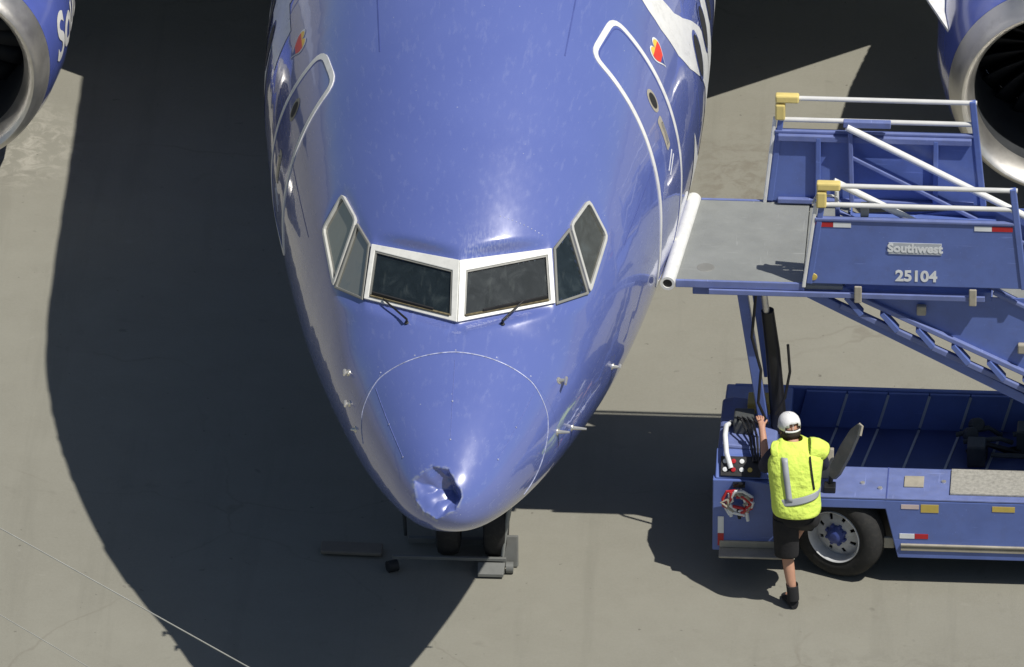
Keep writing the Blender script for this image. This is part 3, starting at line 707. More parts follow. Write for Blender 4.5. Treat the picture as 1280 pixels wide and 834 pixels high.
# bed between the side decks: floor panels and far wall panels with pale seams between them
xs = [.62+.35*i for i in range(15)]
FZ, FY = .50, 1.80
for i in range(len(xs)-1):
    x0, x1 = xs[i], xs[i+1]; k = .20; w = .085; gp = .005
    T(MB().hexa([(x0-k+gp, .53, FZ-.02), (x1-k-gp, .53, FZ-.02), (x1-gp, FY, FZ-.02), (x0+gp, FY, FZ-.02), (x0-k+gp, .53, FZ), (x1-k-gp, .53, FZ), (x1-gp, FY, FZ), (x0+gp, FY, FZ)]), "bed_floor_panel", 'tblue_shaded', bevel=.004)
    T(MB().hexa([(x0+gp, FY, FZ-.02), (x1-gp, FY, FZ-.02), (x1-gp, FY+.03, FZ-.02), (x0+gp, FY+.03, FZ-.02), (x0+w+gp, FY+.01, .835), (x1+w-gp, FY+.01, .835), (x1+w-gp, FY+.04, .835), (x0+w+gp, FY+.04, .835)]), "bed_wall_panel", 'tblue', bevel=.004)
    if i > 0:
        T(MB().bar((x0-k, .56, FZ+.003), (x0, FY-.02, FZ+.003), .020, .008), "seam_strip", 'plate', bevel=0)
        T(MB().bar((x0+.004, FY-.004, FZ+.02), (x0+w, FY+.004, .82), .022, .010, (0, 1, 0)), "seam_strip", 'plate', bevel=0)
T(MB().box(.1, 5.6, FY+.05, FY+.10, .30, .846), "bed_far_side", 'tblue')
T(MB().box(.66, 5.6, .525, .56, .30, .82), "bed_near_wall", 'tblue_shaded', bevel=0)
for k in range(26):
    x = rng.uniform(1.95, 3.9); y = rng.uniform(1.15, 1.65); z = rng.uniform(.56, .72)
    if k % 3 == 0: T(MB().tube([(x, y, z), (x+rng.uniform(.1, .35), y+rng.uniform(-.1, .1), z+rng.uniform(-.05, .06)), (x+rng.uniform(.3, .5), y+.1, z-.05)], .022, 8), "engine_hose", 'black' if k % 2 else 'engine', bevel=0, smooth=True)
    elif k % 3 == 1: T(MB().box(x, x+rng.uniform(.08, .25), y, y+.2, .505, z+.02), "engine_block", 'engine', bevel=.015)
    else: T(MB().lathe([(-.06, .05), (-.05, .06), (.05, .06), (.06, .05), (.06, .001)], (x, y, z-.02), (.3, -.8, .5), 14), "engine_pulley", 'engine', bevel=0)
# front wheel, steered outwards, and the hidden ones
def wheel(x, y, steer, rad=.40):
    a = R(steer); axd = Vector((-math.sin(a), -math.cos(a), 0)); c = Vector((x, y, rad))
    pf = [(.0, .235), (.015, .26), (.02, .30), (.005, .355), (-.03, .388), (-.06, .40), (-.17, .40), (-.20, .388), (-.235, .355), (-.25, .30), (-.24, .24)]
    w = MB().lathe(pf, c, axd, 48).build("wheel", M['tyre'], tr, smooth=True)
    g_ = MB()
    for rr in (-.085, -.115, -.145): g_.lathe([(rr-.006, .4005), (rr, .403), (rr+.006, .4005)], c, axd, 48)
    g_.build("tread_rib", M['tyre'], w)
    MB().lathe([(-.20, .22), (-.02, .218), (.012, .228), (.018, .238), (.004, .243), (-.02, .232)], c, axd, 48).build("rim", M['rim'], w, smooth=True)
    # disc with eight hand holes
    u1 = axd.cross(Vector((0, 0, 1))).normalized(); u2 = axd.cross(u1)
    V = []; F = []; n = 64
    radii = [.05, .10, .135, .185, .222]; dz = [-.045, -.050, -.055, -.075, -.10]
    for r_, z_ in zip(radii, dz):
        for k in range(n): V.append(c+axd*z_+(u1*math.cos(2*math.pi*k/n)+u2*math.sin(2*math.pi*k/n))*r_)
    for i in range(4):
        for k in range(n):
            if i == 2 and k % 8 in (3, 4): continue
            F.append((i*n+k, i*n+(k+1) % n, (i+1)*n+(k+1) % n, (i+1)*n+k))
    d_ = MB().add(V, F).build("wheel_disc", M['rim'], w); md = d_.modifiers.new("solid", 'SOLIDIFY'); md.thickness = .01
    MB().lathe([(-.14, .21), (-.14, .001)], c, axd, 32).build("brake_drum", M['black'], w)
    hb = MB().lathe([(-.06, .085), (-.02, .08), (.01, .06), (.02, .035), (.022, .001)], c, axd, 20)
    for k in range(8):
        p = c+(u1*math.cos(2*math.pi*(k+.5)/8)+u2*math.sin(2*math.pi*(k+.5)/8))*.085
        hb.lathe([(-.05, .018), (-.015, .016), (-.012, .001)], p, axd, 6)
    hb.build("hub", M['hubblue'], w)
wheel(1.02, .10, 24); wheel(4.5, .06, 0)
# lift columns
T(MB().bar((.20, .55, 2.56), (.40, .62, 1.2), .085, .085, (1, 0, 0)), "lift_column", 'tblue')
T(MB().tube([(.39, .50, 2.56), (.425, .56, 2.2)], .028, 12), "piston_rod", 'steel', bevel=0, smooth=True)
T(MB().tube([(.425, .56, 2.3), (.47, .60, 1.9), (.53, .66, 1.1)], [.055, .062, .07], 16), "hydraulic_cylinder", 'black', bevel=0, smooth=True)
T(MB().tube([(.33, .50, 2.5), (.30, .45, 2.1), (.38, .42, 1.8), (.36, .4, 1.5), (.44, .4, 1.3)], .013, 8), "hydraulic_hose", 'black', bevel=0, smooth=True)
T(MB().tube([(.60, .52, 2.0), (.62, .50, 1.75), (.58, .5, 1.5), (.5, .45, 1.36)], .012, 8), "hydraulic_hose", 'black', bevel=0, smooth=True)
T(MB().bar((.20, 1.65, 2.56), (.40, 1.6, 1.1), .085, .085, (1, 0, 0)), "lift_column", 'tblue')
# platform
T(MB().prism([(-.338, .40), (.72, .40), (.72, 1.80), (-.202, 1.80)], 2, 2.635, 2.662), "platform_deck", 'deck', bevel=.004)
T(MB().box(-.34, .74, .372, .398, 2.60, 2.668), "deck_beam", 'tblue2', bevel=.005)
T(MB().box(-.195, .74, 1.802, 1.83, 2.58, 2.668), "deck_beam", 'tblue2', bevel=.005)
T(MB().box(-.06, 2.25, .345, .37, 2.555, 2.60).box(-.06, 2.25, .371, .42, 2.545, 2.556), "slide_rail", 'tblue2', bevel=.004)
T(MB().box(-.2, 2.3, .44, 1.76, 2.50, 2.60), "platform_frame", 'tblue')
T(MB().box(.724, 1.06, .40, 1.80, 2.60, 2.640), "stair_landing", 'deck')
bt = T(MB().lathe([(0, .040), (0, .062), (1.50, .062), (1.50, .040)], (-.405, .33, 2.655), (.098, .995, 0), 28, closed=True), "bumper_tube", 'tube', bevel=0, smooth=True)
MB().lathe([(0.012, .0405), (.012, .001)], (-.405, .33, 2.655), (.098, .995, 0), 20).build("tube_hollow", M['black'], bt)
T(MB().lathe([(0, .075), (.003, .07), (.003, .001)], (-.10, .62, 2.662), (0, 0, 1), 24), "worn_spot", 'seal', bevel=0)
# side walls with rails
def side_wall(y, xl0, xl1, xr1, xr0, ztop, zr1, zr2, inner):
    zb = 2.68
    w = T(MB().prism([(xl0, zb), (xl1, ztop), (xr1, ztop), (xr0, zb)], 1, y-.012, y+.012), "side_wall", 'tblue')
    T(MB().bar((xl1, y, ztop+.012), (xr1, y, ztop+.012), .05, .028), "top_rail", 'tblue2', w)
    k = (xl1-xl0)/(ztop-zb)
    T(MB().bar((xl0-.012, y, zb-.04), (xl0-.012+k*(zr2+.02-zb), y, zr2+.02), .032, .035, (0, 1, 0)), "front_post", 'tube', w)
    T(MB().bar((xl0+.035, y, zb), (xl0+.035+k*(zr2-zb+.12), y, zr2+.08), .05, .04, (0, 1, 0)), "front_post", 'tblue', w)
    kr = (xr0-xr1)/(ztop-zb)
    T(MB().bar((xr0, y, zb), (xr1-kr*(zr1-ztop)*.4, y, zr1+.02), .055, .05, (0, 1, 0)), "rear_post", 'tblue', w)
    for z in (zr1, zr2):
        xl = xl0+k*(z-zb)+.03; xr = xr1+.02
        T(MB().tube([(xl, y, z), (xr, y, z)], .021, 12), "guard_rail", 'rail', w, 0, True)
    xc = xl0+k*(zr1-zb)+.02
    T(MB().box(xc-.05, xc+.15, y-.04, y+.04, zr1-.036, zr1+.036), "yellow_corner", 'cap', w, .015)
    T(MB().box(xc-.05, xc+.035, y-.04, y+.04, zr1-.20, zr1-.048), "yellow_corner", 'cap', w, .015)
    for x in inner:
        T(MB().box(x-.022, x+.022, y-.062, y-.013, zb+.02, ztop-.02), "wall_rib", 'tblue', w)
    if inner: T(MB().box(xl0+.1, xr0-.08, y-.06, y-.013, zb, zb+.045).box(xl1+.03, xr1-.02, y-.06, y-.013, ztop-.06, ztop-.003), "wall_rib", 'tblue2', w)
    return w
far = side_wall(1.80, .352, .42, 2.10, 2.185, 3.335, 3.66, 3.455, [.79, 1.78])
near = side_wall(.37, .745, .822, 2.49, 2.58, 3.285, 3.61, 3.43, [])
# placard, fleet number, reflectors on the near wall
yw = .37-.0125
pl = T(MB().box(1.44, 1.885, yw-.006, yw+.001, 2.985, 3.095), "placard", 'plate', near, .003)
def wall_text(body, size, x, z, m, parent, y, bold):
    me = text_mesh(body, size, bold=bold, extrude=.001)
    o = link("lettering", me, M[m], parent); o.rotation_euler = (R(90), 0, 0); o.location = (x, y, z); return o
wall_text("Southwest", .108, 1.662, 3.042, 'rwhite', near, yw-.0085, .004)
wall_text("25104", .14, 1.675, 2.775, 'rwhite', near, yw-.003, .005)
for x0, x1, m in ((.83, .975, 'rred'), (.977, 1.125, 'rwhite'), (2.155, 2.30, 'rwhite'), (2.302, 2.475, 'rred')): T(MB().box(x0, x1, yw-.004, yw+.001, 3.225, 3.27), "reflector", m, near, 0)
T(MB().lathe([(0, .034), (.006, .03), (.008, .001)], (.815, yw, 2.745), (0, -1, 0), 16), "amber_marker", 'amber', near, 0)
T(MB().lathe([(0, .03), (.006, .026), (.008, .001)], (2.585, yw, 2.76), (0, -1, 0), 16), "amber_marker", 'rwhite', near, 0)
for x in (1.19, 2.15): T(MB().box(x-.032, x+.032, .325, .344, 2.52, 2.68), "clamp", 'tan', bevel=.01)
T(MB().tube([(.80, .39, 3.43), (.83, .45, 3.47), (.99, .45, 3.47), (1.02, .39, 3.43)], .012, 8).tube([(.85, .45, 3.40), (.85, .45, 3.52)], .018, 8).tube([(1.0, .45, 3.40), (1.0, .45, 3.52)], .018, 8), "gate_latch", 'rail', near, 0, True)
T(MB().box(1.20, 1.27, .40, .46, 3.30, 3.42), "wall_bracket", 'deck', near)
# stairs
sl = (1.79-2.53)/(2.59-1.07); ex = 5.9
zs = lambda x, x0=1.07, z0=2.53: z0+sl*(x-x0)
ns = 17
for k in range(ns):
    x = 1.07+.30*k; z = 2.62+sl*.30*(k)-.06
    if z < .1: break
    T(MB().box(x, x+.30, .46, 1.74, z-.03, z), "stair_tread", 'deck', bevel=.004)
    T(MB().box(x+.004, x+.016, .46, 1.74, z-.0, z+.13), "stair_riser", 'tblue', bevel=0)
for y in (.43, 1.77):
    s_ = T(MB().bar((1.04, y, zs(1.04)+.055), (ex, y, zs(ex)+.055), .05, .045, (0, 0, 1)).bar((1.04, y, zs(1.04)-.10), (ex, y, zs(ex)-.10), .05, .05, (0, 0, 1)), "stringer", 'tblue2' if y < 1 else 'tblue')
    for k in range(16):
        x = 1.15+.30*k
        T(MB().bar((x-.06, y, zs(x)+.045), (x+.07, y, zs(x)-.115), .04, .10, (0, 1, 0)), "stringer_web", 'tblue', s_, bevel=.0)
T(MB().bar((.68, .50, 2.57), (ex-.6, .50, 2.57+(ex-.6-.68)*-.525), .06, .085, (0, 0, 1)), "support_beam", 'tblue')
T(MB().bar((.68, 1.70, 2.57), (ex-.6, 1.70, 2.57+(ex-.6-.68)*-.525), .06, .085, (0, 0, 1)), "support_beam", 'tblue')
# stair side sheets
T(MB().prism([(1.30, 2.54), (3.6, 2.54), (5.6, zs(5.6)+.95), (5.6, zs(5.6)+.07), (1.30, zs(1.30)+.07)], 1, .455, .47), "stair_side_sheet", 'tblue', bevel=.003)
T(MB().prism([(2.1, 2.68), (2.6, 2.68), (5.6, zs(5.6)+1.0), (5.6, zs(5.6)+.07), (1.1, zs(1.1)+.07), (1.1, 2.5)], 1, 1.76, 1.775), "stair_side_sheet", 'tblue', bevel=.003)
T(MB().bar((2.32, .44, 2.60), (5.6, .44, 2.60+3.28*sl), .035, .035), "sheet_edge", 'tblue2')
for x, z in ((1.72, 2.42), (2.57, 2.08)): T(MB().box(x-.04, x+.04, .40, .455, z-.045, z+.045), "side_lamp", 'tan', bevel=.012)
# handrails
for y, x0, z0 in ((1.70, 1.03, 3.45), (.47, .97, 3.60)):
    kx = -.53
    T(MB().tube([(x0, y, z0), (5.4, y, z0+(5.4-x0)*kx)], .030, 14), "handrail", 'tube', bevel=0, smooth=True)
    T(MB().bar((x0+.03, y+.02, z0-.06), (x0+.05, y+.02, 2.72), .04, .04, (0, 1, 0)), "handrail_post", 'tblue2')
    T(MB().bar((x0+.04, y+.03, z0-.30), (4.8, y+.03, z0-.30+(4.8-x0-.04)*kx), .035, .035), "handrail_bar", 'tblue2')
T(MB().box(1.0, 1.40, 1.70, 1.76, 3.44, 3.50), "handrail_bracket", 'tblue2')
# mirror on the deck and the pale board behind the worker
mi = T(MB().tube([(.98, .12, .86), (.99, .14, .98), (1.03, .15, 1.03)], .022, 10).box(.93, 1.03, .05, .16, .842, .90), "mirror", 'black', bevel=.008)
Vm = []; Fm = []
A0 = Vector((1.0, .12, .96)); A1 = Vector((1.215, .22, 1.42)); dm = (A1-A0); pn_ = Vector((.0, .55, -.25)).normalized(); sd = Vector((.042, -.04, -.016))
ol = [A0+dm*t+sd*w for t, w in ((0, -.5), (.15, -1), (.55, -1), (.85, -.7), (1, -.1), (1, .4), (.85, .8), (.5, 1), (.12, .9), (0, .5))]
nn_ = dm.cross(sd).normalized()*.02
MB().add([p+nn_ for p in ol]+[p-nn_ for p in ol], [tuple(range(10)), tuple(reversed(range(10, 20)))]+[(i, (i+1) % 10, 10+(i+1) % 10, 10+i) for i in range(10)]).build("mirror_head", M['engine'], mi)
MB().tube([p+nn_*1.1 for p in ol[3:7]], .012, 8).build("mirror_rim", M['tan'], mi)
T(MB().hexa([(.86, .30, .845), (1.0, .30, .845), (1.0, .36, .845), (.86, .36, .845), (.87, .38, 1.08), (1.0, .38, 1.08), (1.0, .42, 1.08), (.87, .42, 1.08)]), "pale_board", 'tan', bevel=.006)

# ------------------------------------------------------------------ cable bundle hung on the truck front
cb = empty("cable_bundle", (2.26, 3.56, .72), "tangle of red and white cables hanging on the truck's blue front", "cables")
for k in range(13):
    pts = []
    a = rng.uniform(0, 6.28); r0 = rng.uniform(.03, .10)
    for j in range(7):
        t = j/6; pts.append((.11*math.cos(a+4*t)*rng.uniform(.5, 1.2)+rng.uniform(-.03, .03), -.02-.03*rng.uniform(0, 1), .10+.10*math.sin(a+4*t)*rng.uniform(.6, 1.2)-.04*t))
    MB().tube(pts, .0135, 8).build("cable", M['rred' if k % 3 == 0 else ('rwhite' if k % 3 == 1 else 'tan')], cb, smooth=True)
MB().tube([(-.03, .0, .23), (0, -.03, .26), (.03, .0, .23)], .012, 8).box(-.05, .05, -.008, .05, .205, .235).build("hook", M['black'], cb)
for k in range(3):
    MB().tube([(-.08+.07*k, -.03, .02), (-.06+.07*k, -.05, -.05-.02*k)], [.02, .014], 10).build("plug", M['rwhite' if k != 1 else 'dark'], cb, smooth=True)

# ------------------------------------------------------------------ work stand by the nose wheels
ws = empty("work_stand", (-.5, 3.8, 0), "low grey steel stand with upright posts beside the nose wheels", "work stand")
def W(mb, name, m, **k): return mb.build(name, M[m], ws, **k)
W(MB().hexa([(.565, -.28, .02), (.78, -.28, .02), (.79, -.19, .02), (.56, -.19, .02), (.565, -.28, .05), (.78, -.28, .05), (.79, -.165, .10), (.56, -.165, .10)]), "plate", 'grey', bevel=.004)
W(MB().hexa([(.565, -.15, .10), (.79, -.15, .10), (.79, -.02, .06), (.60, -.02, .06), (.565, -.15, .115), (.79, -.15, .115), (.79, -.02, .08), (.60, -.02, .08)]), "plate", 'grey', bevel=.004)
W(MB().hexa([(.765, -.08, .01), (.89, -.08, .01), (.90, -.05, .01), (.775, -.05, .01), (.775, -.02, .27), (.885, -.02, .27), (.895, .01, .27), (.785, .01, .27)]), "end_plate", 'grey', bevel=.004)
W(MB().bar((-.16, -.155, .125), (.80, -.155, .125), .03, .03), "crossbar", 'grey', bevel=.004)
W(MB().bar((-.05, .28, .05), (.80, .28, .05), .05, .05), "crossbar", 'grey', bevel=.004)
for x, y, h_, lean in ((.755, -.10, .62, .075), (-.08, .40, .34, -.02)):
    W(MB().tube([(x, y, .02), (x+lean*.45, y+.01, h_*.55), (x+lean, y+.02, h_)], [.014, .017, .022], 10), "upright", 'deck' if x > .5 else 'engine', smooth=True)
W(MB().hexa([(-.78, .04, .02), (-.26, .02, .02), (-.26, .20, .02), (-.78, .22, .02), (-.78, .04, .055), (-.26, .02, .055), (-.26, .20, .055), (-.78, .22, .055)]), "plank", 'wood', bevel=.01)
W(MB().tube([(-.2, -.2, .05), (-.12, -.16, .05)], .05, 12), "caster", 'dark', smooth=True)
W(MB().tube([(.80, -.16, .05), (.86, -.16, .05)], .05, 12), "caster", 'grey', smooth=True)
# ------------------------------------------------------------------ overhead cables, slung between posts out of frame
for i, (p, q, lb) in enumerate((((-3.29, -4.57), (-1.2, -6.65), "thin pale overhead wire crossing the airliner's nose shadow"), ((-3.19, -5.93), (-2.44, -6.71), "thin pale overhead wire in the bottom left corner"))):
    P = Vector((*p, 5.0)); Q = Vector((*q, 5.0)); d = (Q-P).normalized(); A = P-d*14; B = P+d*16
    pts = [A.lerp(B, t)+Vector((0, 0, 0)) for t in np.linspace(0, 1, 24)]
    tag(MB().tube(pts, (.0052 if i == 0 else .0036), 6).build("overhead_wire", M['cable'], None, smooth=True), lb, "wire", "overhead wires")
    for e in (A, B):
        pass
P0 = Vector((-3.29, -4.57, 0)); d0 = Vector((2.09, -2.08, 0)).normalized()
for t, lb in ((-14, "grey steel post holding up the wires beyond the left edge"), (16, "grey steel post holding up the wires below the frame")):
    c = P0+d0*t+Vector((-.3, -.6, 0)); pr = Vector((d0.y, -d0.x, 0))
    po_ = tag(MB().tube([(c.x, c.y, 0), (c.x, c.y, 5.2)], [.10, .07], 14).bar((c-pr*1.0)+Vector((0, 0, 5.0)), (c+pr*1.6)+Vector((0, 0, 5.0)), .08, .08).build("wire_post", M['grey'], None), lb, "post", "posts of the overhead wires")

# ------------------------------------------------------------------ the worker
PX, PY = 2.70, 3.2
pe = empty("person", (PX, PY, 0), "worker in yellow-green reflective vest, white cap and black shorts at the truck", "person")
def skinned(name, joints, edges, m, parent, root, sub=2):
    names = list(joints); idx = {n: i for i, n in enumerate(names)}
    me = bpy.data.meshes.new(name); me.from_pydata([tuple(Vector(joints[n][0])-Vector((PX, PY, 0))) for n in names], [(idx[a], idx[b]) for a, b in edges], []); me.update()
    o = link(name, me, m, parent)
    md = o.modifiers.new("skin", 'SKIN'); md.branch_smoothing = .6
    if not me.skin_vertices: pass
    for n in names:
        r = joints[n][1]; r = r if isinstance(r, tuple) else (r, r)
        sv = me.skin_vertices[0].data[idx[n]]; sv.radius = r; sv.use_root = (n == root)
    md.use_smooth_shade = True
    s = o.modifiers.new("subd", 'SUBSURF'); s.levels = sub; s.render_levels = sub
    return o
J = {
 'pelvis': ((2.735, 3.24, .92), (.135, .10)), 'waist': ((2.735, 3.26, 1.08), (.125, .095)), 'chest': ((2.735, 3.30, 1.28), (.15, .105)), 'neckbase': ((2.725, 3.35, 1.45), (.075, .07)),
 'neck': ((2.705, 3.42, 1.475), .055), 'skull': ((2.686, 3.465, 1.525), .070), 'crown': ((2.678, 3.485, 1.60), .066),
 'shL': ((2.565, 3.34, 1.41), .062), 'elL': ((2.49, 3.50, 1.18), .043), 'wrL': ((2.452, 3.72, 1.36), .030), 'palmL': ((2.435, 3.79, 1.415), (.034, .018)),
 'shR': ((2.90, 3.33, 1.41), .062), 'elR': ((2.955, 3.52, 1.20), .043), 'wrR': ((2.84, 3.72, 1.25), .030), 'palmR': ((2.79, 3.78, 1.26), (.034, .018)),
 'hipL': ((2.66, 3.23, .86), .085), 'knL': ((2.678, 3.25, .47), .054), 'cfL': ((2.70, 3.215, .33), .052), 'anL': ((2.735, 3.17, .10), .034), 'hlL': ((2.745, 3.15, .05), .034), 'toeL': ((2.67, 3.33, .035), (.036, .024)),
 'hipR': ((2.80, 3.25, .86), .085), 'knR': ((2.86, 3.53, .76), .056), 'cfR': ((2.80, 3.48, .64), .050), 'anR': ((2.69, 3.45, .42), .034), 'hlR': ((2.69, 3.43, .37), .034), 'toeR': ((2.62, 3.56, .35), (.036, .024)),
}
for sd_, s in (('L', -1), ('R', 1)):
    b0 = Vector(J['palm'+sd_][0]); w0 = Vector(J['wr'+sd_][0]); fw = (b0-w0).normalized(); lat = fw.cross(Vector((0, 0, 1))).normalized()
    for k, (off, L) in enumerate(((-.027, .065), (-.009, .076), (.009, .072), (.026, .056))):
        m1 = b0+fw*(.045)+lat*off; m2 = m1+fw*L*.5+Vector((0, 0, -.012)); m3 = m2+fw*L*.32+Vector((0, 0, -.028))
        J['f%d%sa' % (k, sd_)] = (m1, .0095); J['f%d%sb' % (k, sd_)] = (m2, .0085); J['f%d%sc' % (k, sd_)] = (m3, .0070)
    t1 = b0-lat*.035*s+fw*.0; t2 = t1-lat*.022*s+fw*.032
    J['t%sa' % sd_] = (t1, .011); J['t%sb' % sd_] = (t2, .0085)
Ed = [('pelvis', 'waist'), ('waist', 'chest'), ('chest', 'neckbase'), ('neckbase', 'neck'), ('neck', 'skull'), ('skull', 'crown')]
for s in 'LR':
    Ed += [('chest', 'sh'+s), ('sh'+s, 'el'+s), ('el'+s, 'wr'+s), ('wr'+s, 'palm'+s), ('pelvis', 'hip'+s), ('hip'+s, 'kn'+s), ('kn'+s, 'cf'+s), ('cf'+s, 'an'+s), ('an'+s, 'hl'+s), ('hl'+s, 'toe'+s)]
    for k in range(4): Ed += [('palm'+s, 'f%d%sa' % (k, s)), ('f%d%sa' % (k, s), 'f%d%sb' % (k, s)), ('f%d%sb' % (k, s), 'f%d%sc' % (k, s))]
    Ed += [('palm'+s, 't%sa' % s), ('t%sa' % s, 't%sb' % s)]
body = skinned("body", J, Ed, M['skin'], pe, 'pelvis')
# clothing as lofted rings: (centre, half width, half depth, tilt vector)
def rings(name, R_, m, parent, n=28, thick=.008, twist=None, wob=.0):
    V = []; F = []
    for i, (c, a, b, *r) in enumerate(R_):
        c = Vector(c)-Vector((PX, PY, 0)); ax = Vector(r[0]).normalized() if r else Vector((0, 0, 1))
        x = Vector((1, 0, 0)); x = (x-ax*x.dot(ax)).normalized() if abs(ax.x) < .9 else (Vector((0, 0, 1))-ax*ax.z).normalized(); y = ax.cross(x)
        for k in range(n):
            t = 2*math.pi*k/n; e = 2/2.4
            cx = math.copysign(abs(math.cos(t))**e, math.cos(t)); sy = math.copysign(abs(math.sin(t))**e, math.sin(t))
            w = 1+wob*math.sin(3*t+i*1.3)+wob*.6*math.sin(7*t-i)
            V.append(c+x*cx*a*w+y*sy*b*w)
    for i in range(len(R_)-1):
        for k in range(n): F.append((i*n+k, i*n+(k+1) % n, (i+1)*n+(k+1) % n, (i+1)*n+k))
    o = MB().add(V, F).build(name, M[m], parent, smooth=True)
    if thick: md = o.modifiers.new("solid", 'SOLIDIFY'); md.thickness = thick; md.offset = 1
    sm = o.modifiers.new("subd", 'SUBSURF'); sm.levels = 1; sm.render_levels = 1
    return o
torso = [((2.755, 3.20, .915), .195, .150), ((2.75, 3.21, .97), .200, .155), ((2.745, 3.235, 1.06), .195, .150), ((2.74, 3.27, 1.18), .205, .150), ((2.737, 3.30, 1.30), .222, .145), ((2.745, 3.335, 1.40), .222, .130), ((2.738, 3.36, 1.455), .180, .105), ((2.722, 3.385, 1.485), .110, .080), ((2.712, 3.40, 1.50), .08, .066)]
vest = rings("vest", torso, 'vest', pe, thick=.012, wob=.022)
up = lambda t: [torso[0]]
def tape_ring(z0, z1, grow=.010, slope=0.):
    out = []
    for z in (z0, z1):
        zz = [r[0][2] for r in torso]; k = max(i for i in range(len(zz)) if zz[i] <= z); k = min(k, len(zz)-2); f = (z-zz[k])/(zz[k+1]-zz[k])
        c = Vector(torso[k][0]).lerp(Vector(torso[k+1][0]), f); out.append((c, torso[k][1]*(1-f)+torso[k+1][1]*f+grow, torso[k][2]*(1-f)+torso[k+1][2]*f+grow, (slope, 0, 1)))
    return out
rings("reflective_tape", tape_ring(1.04, 1.105, .016, -.20), 'tape', vest, thick=.003, wob=.018)
# vertical tapes on the back run over the vest's surface
def back_pt(x, z, off=.026):
    zz = [r[0][2] for r in torso]; k = min(max(i for i in range(len(zz)) if zz[i] <= z), len(zz)-2); f = (z-zz[k])/(zz[k+1]-zz[k])
    c = Vector(torso[k][0]).lerp(Vector(torso[k+1][0]), f); a = torso[k][1]*(1-f)+torso[k+1][1]*f; b = torso[k][2]*(1-f)+torso[k+1][2]*f
    u_ = min(.999, abs(x-c.x)/a); y = b*(1-u_**2.4)**(1/2.4)
    return Vector((x, c.y-y-off, z))
for x0, x1, z0, z1, w in ((2.700, 2.650, 1.075, 1.42, .052), (2.905, 2.865, 1.16, 1.43, .014)):
    V = []; F = []
    for j in range(12):
        t = j/11; z = z0+(z1-z0)*t; x = x0+(x1-x0)*t
        for e in (-1, 1): V.append(back_pt(x+e*w/2, z)-Vector((PX, PY, 0)))
    F = [(2*j, 2*j+1, 2*j+3, 2*j+2) for j in range(11)]
    o = obj("reflective_tape", V, F, M['tape'] if w > .02 else M['short'], vest, smooth=True); md = o.modifiers.new("solid", 'SOLIDIFY'); md.thickness = .006
# vest shoulders hang over the upper arms
rings("vest_shoulder", [((2.84, 3.34, 1.41), .115, .100, (.8, .1, -.1)), ((2.91, 3.355, 1.415), .105, .098, (.8, .2, -.3)), ((2.955, 3.39, 1.375), .088, .088, (.5, .3, -.7))], 'vest', vest, n=20, thick=.01)
rings("vest_shoulder", [((2.63, 3.33, 1.38), .110, .098, (-.8, .1, -.2)), ((2.565, 3.345, 1.39), .090, .088, (-.8, .2, -.3))], 'vest', vest, n=20, thick=.01)
rings("shirt_sleeve", [((2.60, 3.335, 1.38), .085, .08, (-.6, .2, -.8)), ((2.545, 3.37, 1.31), .075, .072, (-.4, .5, -.8)), ((2.505, 3.45, 1.215), .068, .066, (-.3, .6, -.7)), ((2.488, 3.505, 1.175), .064, .062, (-.2, .8, -.3))], 'navy', pe, n=20, thick=.006)
rings("shirt_sleeve", [((2.90, 3.34, 1.38), .085, .08, (.5, .3, -.8)), ((2.93, 3.42, 1.28), .074, .072, (.3, .6, -.7)), ((2.95, 3.50, 1.21), .066, .064, (.1, .8, -.5))], 'navy', pe, n=20, thick=.006)
sh = rings("shorts", [((2.73, 3.24, 1.00), .165, .125), ((2.73, 3.235, .93), .172, .13), ((2.73, 3.235, .86), .172, .13), ((2.73, 3.24, .80), .165, .12)], 'short', pe, thick=.006)
rings("shorts_leg", [((2.665, 3.235, .86), .108, .118), ((2.665, 3.24, .70), .106, .112), ((2.672, 3.245, .57), .100, .104), ((2.676, 3.245, .475), .098, .10)], 'short', sh, n=20, thick=.006, wob=.02)
rings("shorts_leg", [((2.785, 3.235, .88), .125, .130, (0, -.4, 1)), ((2.805, 3.33, .79), .122, .128, (-.1, -1.6, 1)), ((2.835, 3.44, .735), .112, .115, (-.1, -1.2, 1)), ((2.845, 3.50, .68), .100, .102, (.3, -.4, 1)), ((2.835, 3.52, .66), .078, .080, (.4, .1, 1)), ((2.81, 3.49, .61), .085, .085, (.4, .1, 1))], 'short', sh, n=20, thick=.006, wob=.02)
for s, an, hl, toe in (('L', (2.735, 3.17), (2.75, 3.135), (2.655, 3.365)), ('R', (2.69, 3.45), (2.70, 3.39), (2.60, 3.575))):
    z0 = 0 if s == 'L' else .325
    rings("sock", [((an[0]-.012, an[1]+.02, .22+z0), .050, .054), ((an[0], an[1], .13+z0), .045, .05), ((an[0], an[1], .08+z0), .05, .058)], 'short', pe, n=16, thick=.004)
    A = Vector((*hl, 0)); B = Vector((*toe, 0)); d = (B-A).normalized(); L = (B-A).length; pr = Vector((d.y, -d.x, 0))
    V = []; F = []
    secs = [(0, .030, .075), (.04, .040, .105), (.25, .043, .11), (.42, .044, .085), (.62, .049, .062), (.82, .046, .052), (.95, .034, .042), (1.0, .015, .03)]
    n = 12
    for t, w, hh in secs:
        for k in range(n):
            a = math.pi*2*k/n; V.append(A+d*t*L+pr*math.cos(a)*w+Vector((0, 0, z0+max(.0, .5*hh+.5*hh*math.sin(a))))-Vector((PX, PY, 0)))
    for i in range(len(secs)-1):
        for k in range(n): F.append((i*n+k, i*n+(k+1) % n, (i+1)*n+(k+1) % n, (i+1)*n+k))
    F += [tuple(range(n)), tuple(range((len(secs)-1)*n, len(secs)*n))]
    shoe = MB().add(V, F).build("shoe", M['short'], pe, smooth=True)
